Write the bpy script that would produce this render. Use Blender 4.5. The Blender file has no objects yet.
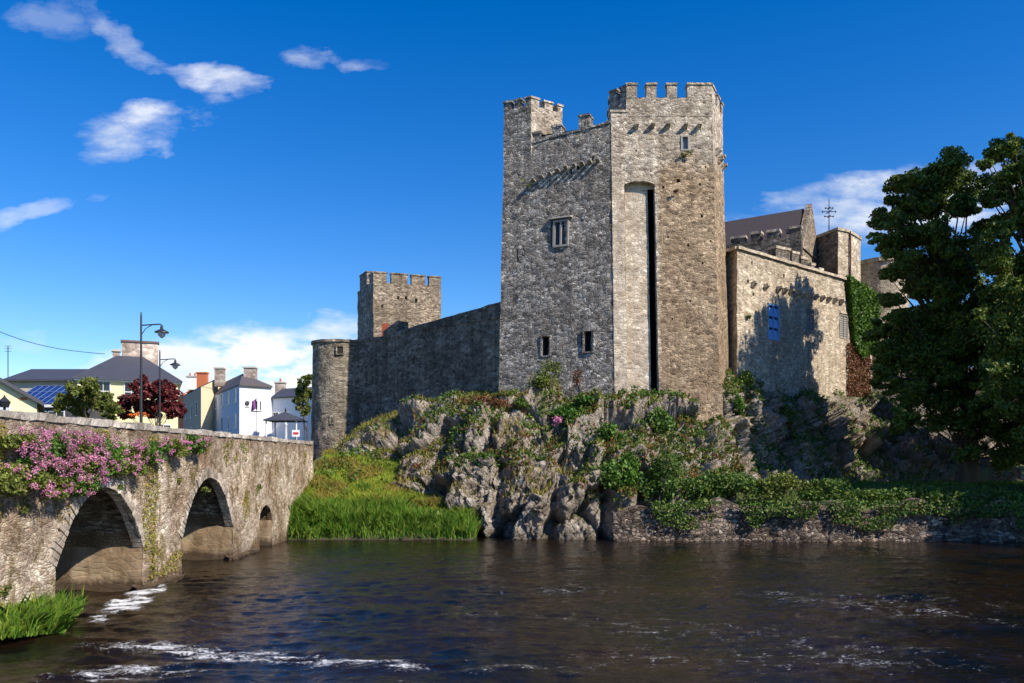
import bpy, math, random
import numpy as np
rnd = random.Random(7)
RS = np.random.RandomState(11)
R = math.radians
PI = math.pi
scene = bpy.context.scene

# ---------------------------------------------------------------- camera
F, HY, CZ = 800.0, 462.0, 4.0          # focal length in pixels, horizon row, eye height above the water
cam_d = bpy.data.cameras.new('camera')
cam = bpy.data.objects.new('camera', cam_d)
scene.collection.objects.link(cam)
cam.location = (0, 0, CZ)
cam.rotation_euler = (PI / 2, 0, 0)
cam_d.sensor_width = 36.0
cam_d.lens = 36.0 * F / 1024.0
cam_d.shift_y = (HY - 341.5) / 1024.0
cam_d.clip_start = 0.3
cam_d.clip_end = 9000
scene.camera = cam

# ---------------------------------------------------------------- light
SUN_EL = R(41.0)
SH = np.array([math.cos(R(37)), -math.sin(R(37))])
SH = SH / np.linalg.norm(SH)
sun_d = bpy.data.lights.new('sun', 'SUN')
sun_d.energy = 4.9
sun_d.angle = R(0.5)
sun_d.color = (1.0, 0.90, 0.76)
sun = bpy.data.objects.new('sun', sun_d)
scene.collection.objects.link(sun)
from mathutils import Vector
sdir = Vector((SH[0] * math.cos(SUN_EL), SH[1] * math.cos(SUN_EL), math.sin(SUN_EL)))
sun.rotation_euler = sdir.to_track_quat('Z', 'Y').to_euler()
sun.location = (60, -40, 60)

world = bpy.data.worlds.new('World')
scene.world = world
world.use_nodes = True
wt = world.node_tree
wt.nodes.clear()
def N(t, kind, **kw):
    n = t.nodes.new(kind)
    for k, v in kw.items():
        if k == 'inp':
            for a, b in v.items():
                n.inputs[a].default_value = b
        else:
            setattr(n, k, v)
    return n
def L(t, a, b): t.links.new(a, b)
def M(t, op, a, b=None, c=None, clamp=False):
    n = t.nodes.new('ShaderNodeMath'); n.operation = op; n.use_clamp = clamp
    for i, x in enumerate((a, b, c)):
        if x is None: continue
        if isinstance(x, (int, float)): n.inputs[i].default_value = x
        else: t.links.new(x, n.inputs[i])
    return n.outputs[0]
def MIX(t, fac, a, b, mode='MIX'):
    n = t.nodes.new('ShaderNodeMix'); n.data_type = 'RGBA'; n.blend_type = mode
    for i, x in ((0, fac), (6, a), (7, b)):
        if isinstance(x, (int, float)): n.inputs[i].default_value = x
        elif isinstance(x, (tuple, list)): n.inputs[i].default_value = tuple(x) + ((1,) if len(x) == 3 else ())
        else: t.links.new(x, n.inputs[i])
    return n.outputs[2]
def RAMP(t, fac, stops, interp='LINEAR'):
    n = t.nodes.new('ShaderNodeValToRGB'); n.color_ramp.interpolation = interp
    el = n.color_ramp.elements
    while len(el) < len(stops): el.new(0.5)
    for e, (p, c) in zip(el, stops):
        e.position = p; e.color = (tuple(c) + (1,)) if isinstance(c, (tuple, list)) else (c, c, c, 1)
    t.links.new(fac, n.inputs[0])
    return n.outputs[0]
sky = N(wt, 'ShaderNodeTexSky', sky_type='NISHITA', sun_disc=False, sun_elevation=SUN_EL,
        altitude=0.0, air_density=1.0, dust_density=0.15, ozone_density=3.5)
sky.sun_rotation = math.atan2(SH[0], SH[1])
hsv = N(wt, 'ShaderNodeHueSaturation', inp={'Saturation': 1.42, 'Value': 1.42, 'Hue': 0.512})
L(wt, sky.outputs[0], hsv.inputs['Color'])
tc = N(wt, 'ShaderNodeTexCoord')
sep = N(wt, 'ShaderNodeSeparateXYZ'); L(wt, tc.outputs['Generated'], sep.inputs[0])
ysafe = M(wt, 'MAXIMUM', sep.outputs[1], 0.02)
U = M(wt, 'DIVIDE', sep.outputs[0], ysafe)
V = M(wt, 'DIVIDE', sep.outputs[2], ysafe)
comb = N(wt, 'ShaderNodeCombineXYZ'); L(wt, U, comb.inputs[0]); L(wt, V, comb.inputs[1])
mp = N(wt, 'ShaderNodeMapping', inp={'Scale': (1.0, 1.7, 1.0)}); L(wt, comb.outputs[0], mp.inputs[0])
nz = N(wt, 'ShaderNodeTexNoise', inp={'Scale': 7.0, 'Detail': 12.0, 'Roughness': 0.60, 'Distortion': 0.25})
L(wt, mp.outputs[0], nz.inputs['Vector'])
nz2 = N(wt, 'ShaderNodeTexNoise', inp={'Scale': 3.2, 'Detail': 5.0, 'Roughness': 0.5})
L(wt, mp.outputs[0], nz2.inputs['Vector'])
nz3 = N(wt, 'ShaderNodeTexNoise', inp={'Scale': 17.0, 'Detail': 12.0, 'Roughness': 0.62}); mp9 = N(wt, 'ShaderNodeMapping', inp={'Scale': (.6, 1.5, 1.0), 'Rotation': (0, 0, .35)}); L(wt, comb.outputs[0], mp9.inputs[0]); L(wt, mp9.outputs[0], nz3.inputs['Vector'])
wisp = RAMP(wt, nz3.outputs[0], [(0.38, 0.12), (0.58, 1.0)])
wsp = N(wt, 'ShaderNodeSeparateColor'); nz4 = N(wt, 'ShaderNodeTexNoise', inp={'Scale': 6.0, 'Detail': 10.0, 'Roughness': 0.6}); L(wt, mp9.outputs[0], nz4.inputs['Vector']); L(wt, nz4.outputs['Color'], wsp.inputs[0])
U2 = M(wt, 'ADD', U, M(wt, 'MULTIPLY', M(wt, 'SUBTRACT', wsp.outputs[0], .5), .22)); V2 = M(wt, 'ADD', V, M(wt, 'MULTIPLY', M(wt, 'SUBTRACT', wsp.outputs[1], .5), .12))
front = M(wt, 'GREATER_THAN', sep.outputs[1], 0.05)
cl = None
#  clouds as patches of sky directions: (azimuth tan*800, height tan*800, half width, half height, tilt, density, raggedness)
CLOUDS = [(-378, 330, 70, 22, 16, .85, 2.0), (-305, 379, 78, 14, -8, .72, 2.3), (-398, 425, 82, 14, -38, .34, 2.8),
          (-478, 258, 52, 12, 16, .38, 2.6), (-195, 402, 28, 14, -10, .42, 2.4), (-145, 398, 28, 9, 15, .34, 2.6),
          (-407, 276, 16, 8, 0, .34, 1.8), (-470, 448, 40, 18, -20, .22, 2.6),
          (-250, 92, 185, 50, 3, 2.6, .5), (-210, 50, 260, 66, 0, 2.6, .4), (-455, 60, 110, 16, 4, .6, 1.6), (-490, 128, 50, 8, -10, .3, 2.0),
          (320, 250, 125, 30, 5, 1.5, .9), (450, 262, 120, 34, 6, 1.8, .8), (235, 246, 85, 20, 3, 1.2, 1.2),
          (-900, 180, 300, 60, 0, .8, 1.4), (1000, 260, 400, 70, 0, .9, 1.4), (60, 30, 500, 16, 0, .5, 1.5)]
for (cx, cy, rx, ry, rot, dens, rag) in CLOUDS:
    dx = M(wt, 'SUBTRACT', U2, cx / F); dy = M(wt, 'SUBTRACT', V2, cy / F)
    c, s = math.cos(R(rot)), math.sin(R(rot))
    a = M(wt, 'ADD', M(wt, 'MULTIPLY', dx, c * F / rx), M(wt, 'MULTIPLY', dy, s * F / rx))
    b = M(wt, 'ADD', M(wt, 'MULTIPLY', dx, -s * F / ry), M(wt, 'MULTIPLY', dy, c * F / ry))
    r2 = M(wt, 'ADD', M(wt, 'MULTIPLY', a, a), M(wt, 'MULTIPLY', b, b))
    v = M(wt, 'SUBTRACT', 1.0, r2)
    v = M(wt, 'ADD', v, M(wt, 'MULTIPLY', M(wt, 'SUBTRACT', nz.outputs[0], 0.5), rag * 3.0))
    v = M(wt, 'MULTIPLY', M(wt, 'MULTIPLY', v, 0.75, clamp=True), wisp)
    v = M(wt, 'MULTIPLY', M(wt, 'MULTIPLY', v, M(wt, 'SUBTRACT', 1.6, M(wt, 'MULTIPLY', r2, 0.3), clamp=True)), dens)
    cl = v if cl is None else M(wt, 'MAXIMUM', cl, v)
cl = M(wt, 'MULTIPLY', cl, front, clamp=True)
cl = M(wt, 'MULTIPLY', cl, 0.9)
ccol = MIX(wt, RAMP(wt, nz2.outputs[0], [(0.38, 0.0), (0.62, 1.0)]), (0.60, 0.67, 0.78), (0.92, 0.93, 0.95))
bg1 = N(wt, 'ShaderNodeBackground', inp={'Strength': 0.085}); L(wt, hsv.outputs[0], bg1.inputs[0])
bg2 = N(wt, 'ShaderNodeBackground', inp={'Strength': 0.85}); L(wt, ccol, bg2.inputs[0])
ms = N(wt, 'ShaderNodeMixShader'); L(wt, cl, ms.inputs[0]); L(wt, bg1.outputs[0], ms.inputs[1]); L(wt, bg2.outputs[0], ms.inputs[2])
wo = N(wt, 'ShaderNodeOutputWorld'); L(wt, ms.outputs[0], wo.inputs[0])

scene.view_settings.view_transform = 'Standard'
scene.view_settings.look = 'None'
scene.view_settings.exposure = 0.5
scene.view_settings.gamma = 1.0
scene.cycles.max_bounces = 6
scene.cycles.transparent_max_bounces = 6

# ---------------------------------------------------------------- pixel to place
def at(px, py, Y): return np.array([(px - 512.0) / F * Y, Y, CZ + (HY - py) / F * Y])
def atz(px, py, Z):
    Y = (CZ - Z) * F / (py - HY)
    return np.array([(px - 512.0) / F * Y, Y, Z])
def proj(p): return 512 + F * p[0] / p[1], HY - F * (p[2] - CZ) / p[1]

# ---------------------------------------------------------------- noise
def _h(ix, iy, iz, k=0):
    with np.errstate(over='ignore'):
        n = (ix.astype(np.int64) * 374761393 + iy.astype(np.int64) * 668265263 + iz.astype(np.int64) * 1440662683 + k * 1013904223) & 0xffffffff
        n = ((n ^ (n >> 13)) * 1274126177) & 0xffffffff
        n = n ^ (n >> 16)
        n = (n * 2246822519) & 0xffffffff
        n = n ^ (n >> 15)
    return (n & 0xffffff) / float(0xffffff)
def vnoise(P, k=0):
    P = np.asarray(P, float); I = np.floor(P).astype(np.int64); f = P - I; f = f * f * (3 - 2 * f)
    r = 0
    for dx in (0, 1):
        for dy in (0, 1):
            for dz in (0, 1):
                w = (f[:, 0] if dx else 1 - f[:, 0]) * (f[:, 1] if dy else 1 - f[:, 1]) * (f[:, 2] if dz else 1 - f[:, 2])
                r = r + w * _h(I[:, 0] + dx, I[:, 1] + dy, I[:, 2] + dz, k)
    return r
def fbm(P, o=4, k=0, g=0.5):
    P = np.asarray(P, float); a = 1.0; s = 0; t = 0
    for i in range(o):
        s = s + a * (vnoise(P * (2.03 ** i) + 17.3 * i, k + i) - 0.5); t += a; a *= g
    return s / t
def voro(P, k=0):
    P = np.asarray(P, float); I = np.floor(P).astype(np.int64)
    f1 = np.full(len(P), 9.); f2 = np.full(len(P), 9.); cid = np.zeros(len(P)); tl = np.zeros(len(P))
    for dx in (-1, 0, 1):
        for dy in (-1, 0, 1):
            for dz in (-1, 0, 1):
                J = I + np.array([dx, dy, dz])
                q = np.stack([J[:, c] + _h(J[:, 0], J[:, 1], J[:, 2], k + c + 1) for c in range(3)], 1)
                d = np.linalg.norm(P - q, axis=1)
                r = _h(J[:, 0], J[:, 1], J[:, 2], k + 9)
                nw = d < f1
                f2 = np.where(nw, f1, np.minimum(f2, d)); cid = np.where(nw, r, cid)
                D = np.stack([_h(J[:, 0], J[:, 1], J[:, 2], k + 20 + c) - .5 for c in range(3)], 1); tl = np.where(nw, ((P - q) * D).sum(1), tl); f1 = np.where(nw, d, f1)
    return f1, f2, cid, tl
def rough(Vv, amp=0.05, sc=2.2):
    P = np.asarray(Vv, float)
    d = np.stack([fbm(P * sc, 3, 11), fbm(P * sc, 3, 23), fbm(P * sc, 3, 37) * .6], 1)
    return P + d * amp * 2

# ---------------------------------------------------------------- mesh helpers
ORG = {}
def tag(o, label=None, cat=None, group=None, kind=None):
    if label: o['label'] = label
    if cat: o['category'] = cat
    if group: o['group'] = group
    if kind: o['kind'] = kind
    return o
def thing(name, loc, label, cat, group=None):
    o = bpy.data.objects.new(name, None); scene.collection.objects.link(o)
    o.location = tuple(float(x) for x in loc); ORG[o] = np.array(loc, float)
    o.empty_display_size = 0.3
    return tag(o, label, cat, group)
class MB:
    def __init__(s): s.v = []; s.f = []; s.m = []; s.n = 0
    def add(s, V, Fs, m=0):
        V = np.asarray(V, float).reshape(-1, 3)
        for f in Fs: s.f.append([int(i) + s.n for i in f]); s.m.append(m)
        s.v.append(V); s.n += len(V); return s
    def quad(s, a, b, c, d, m=0, res=None):
        if res is None: return s.add([a, b, c, d], [(0, 1, 2, 3)], m)
        return s.panel(a, b, c, d, res=res, m=m)
    def grid(s, G, m=0, keep=None):
        nu, nv = G.shape[0], G.shape[1]
        idx = np.arange(nu * nv).reshape(nu, nv)
        fs = []
        for i in range(nu - 1):
            for j in range(nv - 1):
                if keep is not None and not keep[i, j]: continue
                fs.append((idx[i, j], idx[i + 1, j], idx[i + 1, j + 1], idx[i, j + 1]))
        return s.add(G.reshape(-1, 3), fs, m)
    def panel(s, a, b, c, d, holes=(), res=0.25, m=0, mrev=0, depth=0.4, back=None):
        # a bottom left, b bottom right, c top right, d top left, seen from outside
        a, b, c, d = [np.asarray(x, float) for x in (a, b, c, d)]
        W = np.linalg.norm(b - a); H = np.linalg.norm(d - a)
        us = set(np.round(np.linspace(0, W, max(2, int(W / res) + 1)), 4)); vs = set(np.round(np.linspace(0, H, max(2, int(H / res) + 1)), 4))
        for h in holes:
            us |= {round(h[0], 4), round(h[1], 4)}; vs |= {round(h[2], 4), round(h[3], 4)}
        us = np.array(sorted(us)); vs = np.array(sorted(vs))
        def P(u, v):
            uu = (u / W)[..., None]; vv = (v / H)[..., None]
            return a * (1 - uu) * (1 - vv) + b * uu * (1 - vv) + c * uu * vv + d * (1 - uu) * vv
        UU, VV = np.meshgrid(us, vs, indexing='ij')
        G = P(UU, VV)
        um = (us[1:] + us[:-1]) / 2; vm = (vs[1:] + vs[:-1]) / 2
        keep = np.ones((len(um), len(vm)), bool)
        n = np.cross(b - a, d - a); n /= np.linalg.norm(n)
        for h in holes:
            keep &= ~((um[:, None] > h[0]) & (um[:, None] < h[1]) & (vm[None] > h[2]) & (vm[None] < h[3]))
        s.grid(G, m, keep)
        for h in holes:
            dp = h[4] if len(h) > 4 else depth
            q = [P(np.array(x), np.array(y)) for x, y in ((h[0], h[2]), (h[1], h[2]), (h[1], h[3]), (h[0], h[3]))]
            r = [x - n * dp for x in q]
            for i in range(4):
                j = (i + 1) % 4
                s.add([q[j], q[i], r[i], r[j]], [(0, 1, 2, 3)], mrev)
            if back is not None: s.add(r, [(0, 1, 2, 3)], back)
        return s
    def box(s, lo, hi, res=None, m=0):
        x0, y0, z0 = lo; x1, y1, z1 = hi
        c = [(x0, y0, z0), (x1, y0, z0), (x1, y1, z0), (x0, y1, z0), (x0, y0, z1), (x1, y0, z1), (x1, y1, z1), (x0, y1, z1)]
        return s.hexa(c, res, m)
    def hexa(s, c, res=None, m=0):
        c = [np.asarray(x, float) for x in c]
        fs = [(0, 1, 5, 4), (1, 2, 6, 5), (2, 3, 7, 6), (3, 0, 4, 7), (4, 5, 6, 7), (3, 2, 1, 0)]
        if res is None: return s.add(c, fs, m)
        for f in fs: s.panel(*[c[i] for i in f], res=res, m=m)
        return s
    def tube(s, pts, rad, sides=8, m=0, cap=True):
        pts = [np.asarray(p, float) for p in pts]
        if not hasattr(rad, '__len__'): rad = [rad] * len(pts)
        rings = []
        for i, p in enumerate(pts):
            t = pts[min(i + 1, len(pts) - 1)] - pts[max(i - 1, 0)]; t = t / (np.linalg.norm(t) + 1e-9)
            u = np.cross(t, (0, 0, 1.0)) if abs(t[2]) < .95 else np.cross(t, (1.0, 0, 0)); u /= np.linalg.norm(u); w = np.cross(t, u)
            rings.append([p + rad[i] * (math.cos(2 * PI * k / sides) * u + math.sin(2 * PI * k / sides) * w) for k in range(sides)])
        V = np.array(rings).reshape(-1, 3); fs = []
        for i in range(len(pts) - 1):
            for k in range(sides):
                k2 = (k + 1) % sides
                fs.append((i * sides + k, i * sides + k2, (i + 1) * sides + k2, (i + 1) * sides + k))
        if cap: fs.append(tuple(range(sides))); fs.append(tuple((len(pts) - 1) * sides + k for k in range(sides - 1, -1, -1)))
        return s.add(V, fs, m)
    def lathe(s, prof, cx, cy, sides=12, m=0, a0=0.0):
        V = []; fs = []
        for r, z in prof:
            for k in range(sides): V.append((cx + r * math.cos(a0 + 2 * PI * k / sides), cy + r * math.sin(a0 + 2 * PI * k / sides), z))
        for i in range(len(prof) - 1):
            for k in range(sides):
                k2 = (k + 1) % sides
                fs.append((i * sides + k, i * sides + k2, (i + 1) * sides + k2, (i + 1) * sides + k))
        return s.add(V, fs, m)
    def build(s, name, mats, parent=None, amp=0, sc=2.2, smooth=False, merge=False):
        V = np.concatenate(s.v) if s.v else np.zeros((0, 3))
        if amp: V = rough(V, amp, sc)
        if parent is not None: V = V - ORG[parent]
        me = bpy.data.meshes.new(name); me.from_pydata(V.tolist(), [], s.f)
        if not isinstance(mats, (list, tuple)): mats = [mats]
        for x in mats: me.materials.append(x)
        if any(s.m): me.polygons.foreach_set('material_index', s.m)
        if smooth: me.polygons.foreach_set('use_smooth', [True] * len(me.polygons))
        me.update()
        o = bpy.data.objects.new(name, me); scene.collection.objects.link(o)
        if parent is not None:
            o.parent = parent; ORG[o] = ORG[parent]
        else: ORG[o] = np.zeros(3)
        return o
def fast_mesh(name, V, Fq, mat, parent=None, smooth=False, attrs=None):
    V = np.asarray(V, float)
    if parent is not None: V = V - ORG[parent]
    Fq = np.asarray(Fq, np.int32); k = Fq.shape[1]
    me = bpy.data.meshes.new(name)
    me.vertices.add(len(V)); me.vertices.foreach_set('co', V.astype(np.float32).ravel())
    me.loops.add(Fq.size); me.loops.foreach_set('vertex_index', Fq.ravel())
    me.polygons.add(len(Fq)); me.polygons.foreach_set('loop_start', np.arange(0, Fq.size, k, dtype=np.int32))
    if smooth: me.polygons.foreach_set('use_smooth', np.ones(len(Fq), bool))
    me.update(calc_edges=True); me.validate()
    for nm, arr in (attrs or {}).items():
        a = me.attributes.new(nm, 'FLOAT', 'POINT'); a.data.foreach_set('value', np.asarray(arr, np.float32))
    if mat is not None: me.materials.append(mat)
    o = bpy.data.objects.new(name, me); scene.collection.objects.link(o)
    if parent is not None: o.parent = parent; ORG[o] = ORG[parent]
    else: ORG[o] = np.zeros(3)
    return o
def gridfaces(nu, nv):
    i = np.arange(nu * nv).reshape(nu, nv)
    return np.stack([i[:-1, :-1], i[1:, :-1], i[1:, 1:], i[:-1, 1:]], -1).reshape(-1, 4)
def hole(a, b, d, x0, x1, y0, y1, depth=0.4):
    """where a rectangle seen at these photo coordinates lies on the wall a-b-d, in metres along it"""
    a, b, d = [np.asarray(x, float) for x in (a, b, d)]
    U_ = (b - a) / np.linalg.norm(b - a); V_ = (d - a) / np.linalg.norm(d - a); n = np.cross(U_, V_)
    def hit(x, y):
        r = np.array([(x - 512) / F, 1.0, (HY - y) / F]); o = np.array([0, 0, CZ])
        t = np.dot(a - o, n) / np.dot(r, n); p = o + r * t
        M_ = np.array([[1, np.dot(U_, V_)], [np.dot(U_, V_), 1]]); rhs = [np.dot(p - a, U_), np.dot(p - a, V_)]
        return np.linalg.solve(M_, rhs)
    p = hit(x0, y1); q = hit(x1, y0)
    return (p[0], q[0], p[1], q[1], depth)

# ---------------------------------------------------------------- materials
def mat(name):
    m = bpy.data.materials.new(name); m.use_nodes = True; t = m.node_tree; t.nodes.clear()
    out = N(t, 'ShaderNodeOutputMaterial'); b = N(t, 'ShaderNodeBsdfPrincipled'); L(t, b.outputs[0], out.inputs[0])
    return m, t, b
def plain(name, col, rough_=0.7, metal=0.0, var=0.12, sc=3.0, bump=0.0):
    m, t, b = mat(name)
    g = N(t, 'ShaderNodeTexCoord'); n = N(t, 'ShaderNodeTexNoise', inp={'Scale': sc, 'Detail': 6.0, 'Roughness': .65}); L(t, g.outputs['Object'], n.inputs['Vector'])
    c = MIX(t, n.outputs[0], [x * (1 - var) for x in col], [min(1, x * (1 + var)) for x in col]); L(t, c, b.inputs['Base Color'])
    b.inputs['Roughness'].default_value = rough_; b.inputs['Metallic'].default_value = metal
    if bump:
        bp = N(t, 'ShaderNodeBump', inp={'Strength': bump, 'Distance': 0.02}); L(t, n.outputs[0], bp.inputs['Height']); L(t, bp.outputs[0], b.inputs['Normal'])
    return m
def stone(name, dark, mid, light, mortar, scale=3.4, flat=1.9, bump=1.0, stain=(0.10, 0.065, 0.035), stain_amt=.5, lichen=.25, streak=.35, dist=0.05, moss=0.0, hook=None, fine_=.55, mort=.8):
    m, t, b = mat(name)
    g = N(t, 'ShaderNodeNewGeometry'); P = g.outputs['Position']
    nw = N(t, 'ShaderNodeTexNoise', inp={'Scale': 1.3, 'Detail': 4.0}); L(t, P, nw.inputs['Vector'])
    off = N(t, 'ShaderNodeVectorMath', operation='MULTIPLY_ADD'); L(t, nw.outputs['Color'], off.inputs[0]); off.inputs[1].default_value = (.45, .45, .3); L(t, P, off.inputs[2])
    mp = N(t, 'ShaderNodeMapping', inp={'Scale': (1, 1, flat)}); L(t, off.outputs[0], mp.inputs[0])
    v1 = N(t, 'ShaderNodeTexVoronoi', feature='F1', inp={'Scale': scale}); L(t, mp.outputs[0], v1.inputs['Vector'])
    ve = N(t, 'ShaderNodeTexVoronoi', feature='DISTANCE_TO_EDGE', inp={'Scale': scale}); L(t, mp.outputs[0], ve.inputs['Vector'])
    sc = N(t, 'ShaderNodeSeparateColor'); L(t, v1.outputs['Color'], sc.inputs[0])
    c = RAMP(t, sc.outputs[0], [(0.0, dark), (0.45, mid), (0.85, light), (1.0, [min(.85, x * 1.35) for x in light])])
    v3 = N(t, 'ShaderNodeTexVoronoi', feature='F1', inp={'Scale': scale * .42}); L(t, mp.outputs[0], v3.inputs['Vector']); s3 = N(t, 'ShaderNodeSeparateColor'); L(t, v3.outputs['Color'], s3.inputs[0])
    c = MIX(t, .75, c, RAMP(t, s3.outputs[1], [(0.0, .66), (0.5, 1.0), (1.0, 1.28)]), 'MULTIPLY')
    br = N(t, 'ShaderNodeTexNoise', inp={'Scale': .28, 'Detail': 7.0, 'Roughness': .65}); L(t, P, br.inputs['Vector'])
    c = MIX(t, .9, c, RAMP(t, br.outputs[0], [(0.34, (.62, .58, .54)), (0.5, (1, 1, 1)), (0.64, (1.22, 1.20, 1.16))]), 'MULTIPLY')
    fine = N(t, 'ShaderNodeTexNoise', inp={'Scale': 14.0, 'Detail': 8.0, 'Roughness': .75}); L(t, P, fine.inputs['Vector'])
    c = MIX(t, fine_, c, RAMP(t, fine.outputs[0], [(0.30, 0.28), (0.50, 1.0), (0.70, 1.6)]), 'MULTIPLY')
    mm = RAMP(t, ve.outputs['Distance'], [(0.02, 1.0), (0.10, 0.0)])
    c = MIX(t, M(t, 'MULTIPLY', mm, mort), c, mortar)
    # broad weathering
    big = N(t, 'ShaderNodeTexNoise', inp={'Scale': 0.55, 'Detail': 7.0, 'Roughness': .68}); L(t, P, big.inputs['Vector'])
    bm = RAMP(t, big.outputs[0], [(0.42, 0.0), (0.64, 1.0)])
    c = MIX(t, M(t, 'MULTIPLY', bm, stain_amt), c, stain)
    if lichen:
        l2 = N(t, 'ShaderNodeTexNoise', inp={'Scale': 2.7, 'Detail': 9.0, 'Roughness': .8}); L(t, P, l2.inputs['Vector'])
        c = MIX(t, M(t, 'MULTIPLY', RAMP(t, l2.outputs[0], [(0.56, 0.0), (0.63, 1.0)]), lichen), c, (.62, .58, .50))
    if streak:
        mp2 = N(t, 'ShaderNodeMapping', inp={'Scale': (2.2, 2.2, .16)}); L(t, P, mp2.inputs[0])
        s2 = N(t, 'ShaderNodeTexNoise', inp={'Scale': 1.0, 'Detail': 6.0, 'Roughness': .7}); L(t, mp2.outputs[0], s2.inputs['Vector'])
        c = MIX(t, M(t, 'MULTIPLY', RAMP(t, s2.outputs[0], [(0.48, 0.0), (0.68, 1.0)]), streak), c, [x * .45 for x in dark])
    if moss:
        mpm = N(t, 'ShaderNodeMapping', inp={'Scale': (1.5, 1.5, .6)}); L(t, P, mpm.inputs[0])
        m2 = N(t, 'ShaderNodeTexNoise', inp={'Scale': 1.1, 'Detail': 9.0, 'Roughness': .75}); L(t, mpm.outputs[0], m2.inputs['Vector'])
        c = MIX(t, M(t, 'MULTIPLY', RAMP(t, m2.outputs[0], [(0.51, 0.0), (0.58, 1.0)]), moss), c, (.14, .11, .025))
        c = MIX(t, M(t, 'MULTIPLY', RAMP(t, m2.outputs[0], [(0.36, 1.0), (0.42, 0.0)]), moss), c, (.22, .11, .045))
        c = MIX(t, M(t, 'MULTIPLY', RAMP(t, big.outputs[0], [(0.36, 1.0), (0.44, 0.0)]), .5), c, (.60, .55, .47))
    if hook: c = hook(t, c, g)
    L(t, c, b.inputs['Base Color']); b.inputs['Roughness'].default_value = .92; b.inputs['Specular IOR Level'].default_value = .2
    hgt = M(t, 'ADD', M(t, 'MULTIPLY', RAMP(t, ve.outputs['Distance'], [(0.0, 0.0), (0.16, 1.0)]), .7), M(t, 'MULTIPLY', sc.outputs[1], .6))
    hgt = M(t, 'ADD', hgt, M(t, 'MULTIPLY', fine.outputs[0], .9)); hgt = M(t, 'ADD', hgt, M(t, 'MULTIPLY', s3.outputs[0], .8))
    bp = N(t, 'ShaderNodeBump', inp={'Strength': bump, 'Distance': dist}); L(t, hgt, bp.inputs['Height']); L(t, bp.outputs[0], b.inputs['Normal'])
    return m

def hook_keep(t, c, g):
    # the right half of the front carries brown weathering below the arch; the strip round the recess is freshly pointed
    sp = N(t, 'ShaderNodeSeparateXYZ'); L(t, g.outputs['Position'], sp.inputs[0])
    n = N(t, 'ShaderNodeTexNoise', inp={'Scale': .9, 'Detail': 6.0}); L(t, g.outputs['Position'], n.inputs['Vector'])
    xx = M(t, 'ADD', sp.outputs[0], M(t, 'MULTIPLY', M(t, 'SUBTRACT', n.outputs[0], .5), .5))
    zz = M(t, 'ADD', sp.outputs[2], M(t, 'MULTIPLY', M(t, 'SUBTRACT', n.outputs[0], .5), 5.0))
    brown = M(t, 'MULTIPLY', RAMP(t, M(t, 'MULTIPLY', M(t, 'SUBTRACT', xx, 8.85), 5.0), [(0, 0.0), (1, 1.0)]), RAMP(t, M(t, 'MULTIPLY', M(t, 'SUBTRACT', 23.5, zz), .5), [(0, 0.0), (1, 1.0)]))
    c = MIX(t, M(t, 'MULTIPLY', brown, .72), c, (.62, .49, .34), 'MULTIPLY')
    return c
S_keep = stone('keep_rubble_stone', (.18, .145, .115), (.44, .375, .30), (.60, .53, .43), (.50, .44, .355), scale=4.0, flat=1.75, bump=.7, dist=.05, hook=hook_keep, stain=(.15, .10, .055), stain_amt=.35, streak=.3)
S_keepb = stone('keep_stone_shade_toned', (.10, .09, .08), (.24, .222, .20), (.44, .415, .38), (.30, .28, .25), scale=4.2, flat=1.55, bump=.9, dist=.06, stain=(.10, .085, .07), stain_amt=.45, lichen=.35)  # darker copy of the keep stone, with the side's shade in its colour
S_pale = stone('pale_pointed_stone', (.34, .28, .21), (.50, .43, .34), (.60, .53, .43), (.50, .44, .35), scale=3.8, flat=1.8, bump=.5, dist=.04, stain=(.32, .22, .12), stain_amt=.35, streak=.12)
S_curt = stone('shaded_curtain_stone', (.07, .065, .055), (.17, .15, .125), (.27, .24, .20), (.22, .20, .17), scale=3.2, bump=.8, stain=(.05, .045, .035), stain_amt=.6, streak=.6)  # dark copy of the curtain stone, shade put into its colour
S_east = stone('sunlit_curtain_stone', (.26, .205, .15), (.50, .42, .32), (.62, .54, .42), (.52, .45, .345), scale=4.6, flat=2.2, bump=.7, stain=(.22, .15, .08), stain_amt=.35, streak=.35)  # bright copy of the curtain stone, sunlight put into its colour
S_tower = stone('tower_rubble_stone', (.14, .11, .08), (.34, .27, .20), (.48, .40, .30), (.34, .28, .21), scale=4.2, flat=2.2, bump=.9, stain=(.12, .09, .055), stain_amt=.45, streak=.35)
S_round = stone('round_tower_stone', (.11, .095, .075), (.24, .20, .155), (.36, .31, .24), (.30, .26, .20), scale=3.0, bump=.9, stain=(.10, .08, .05), stain_amt=.5, streak=.45)
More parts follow.
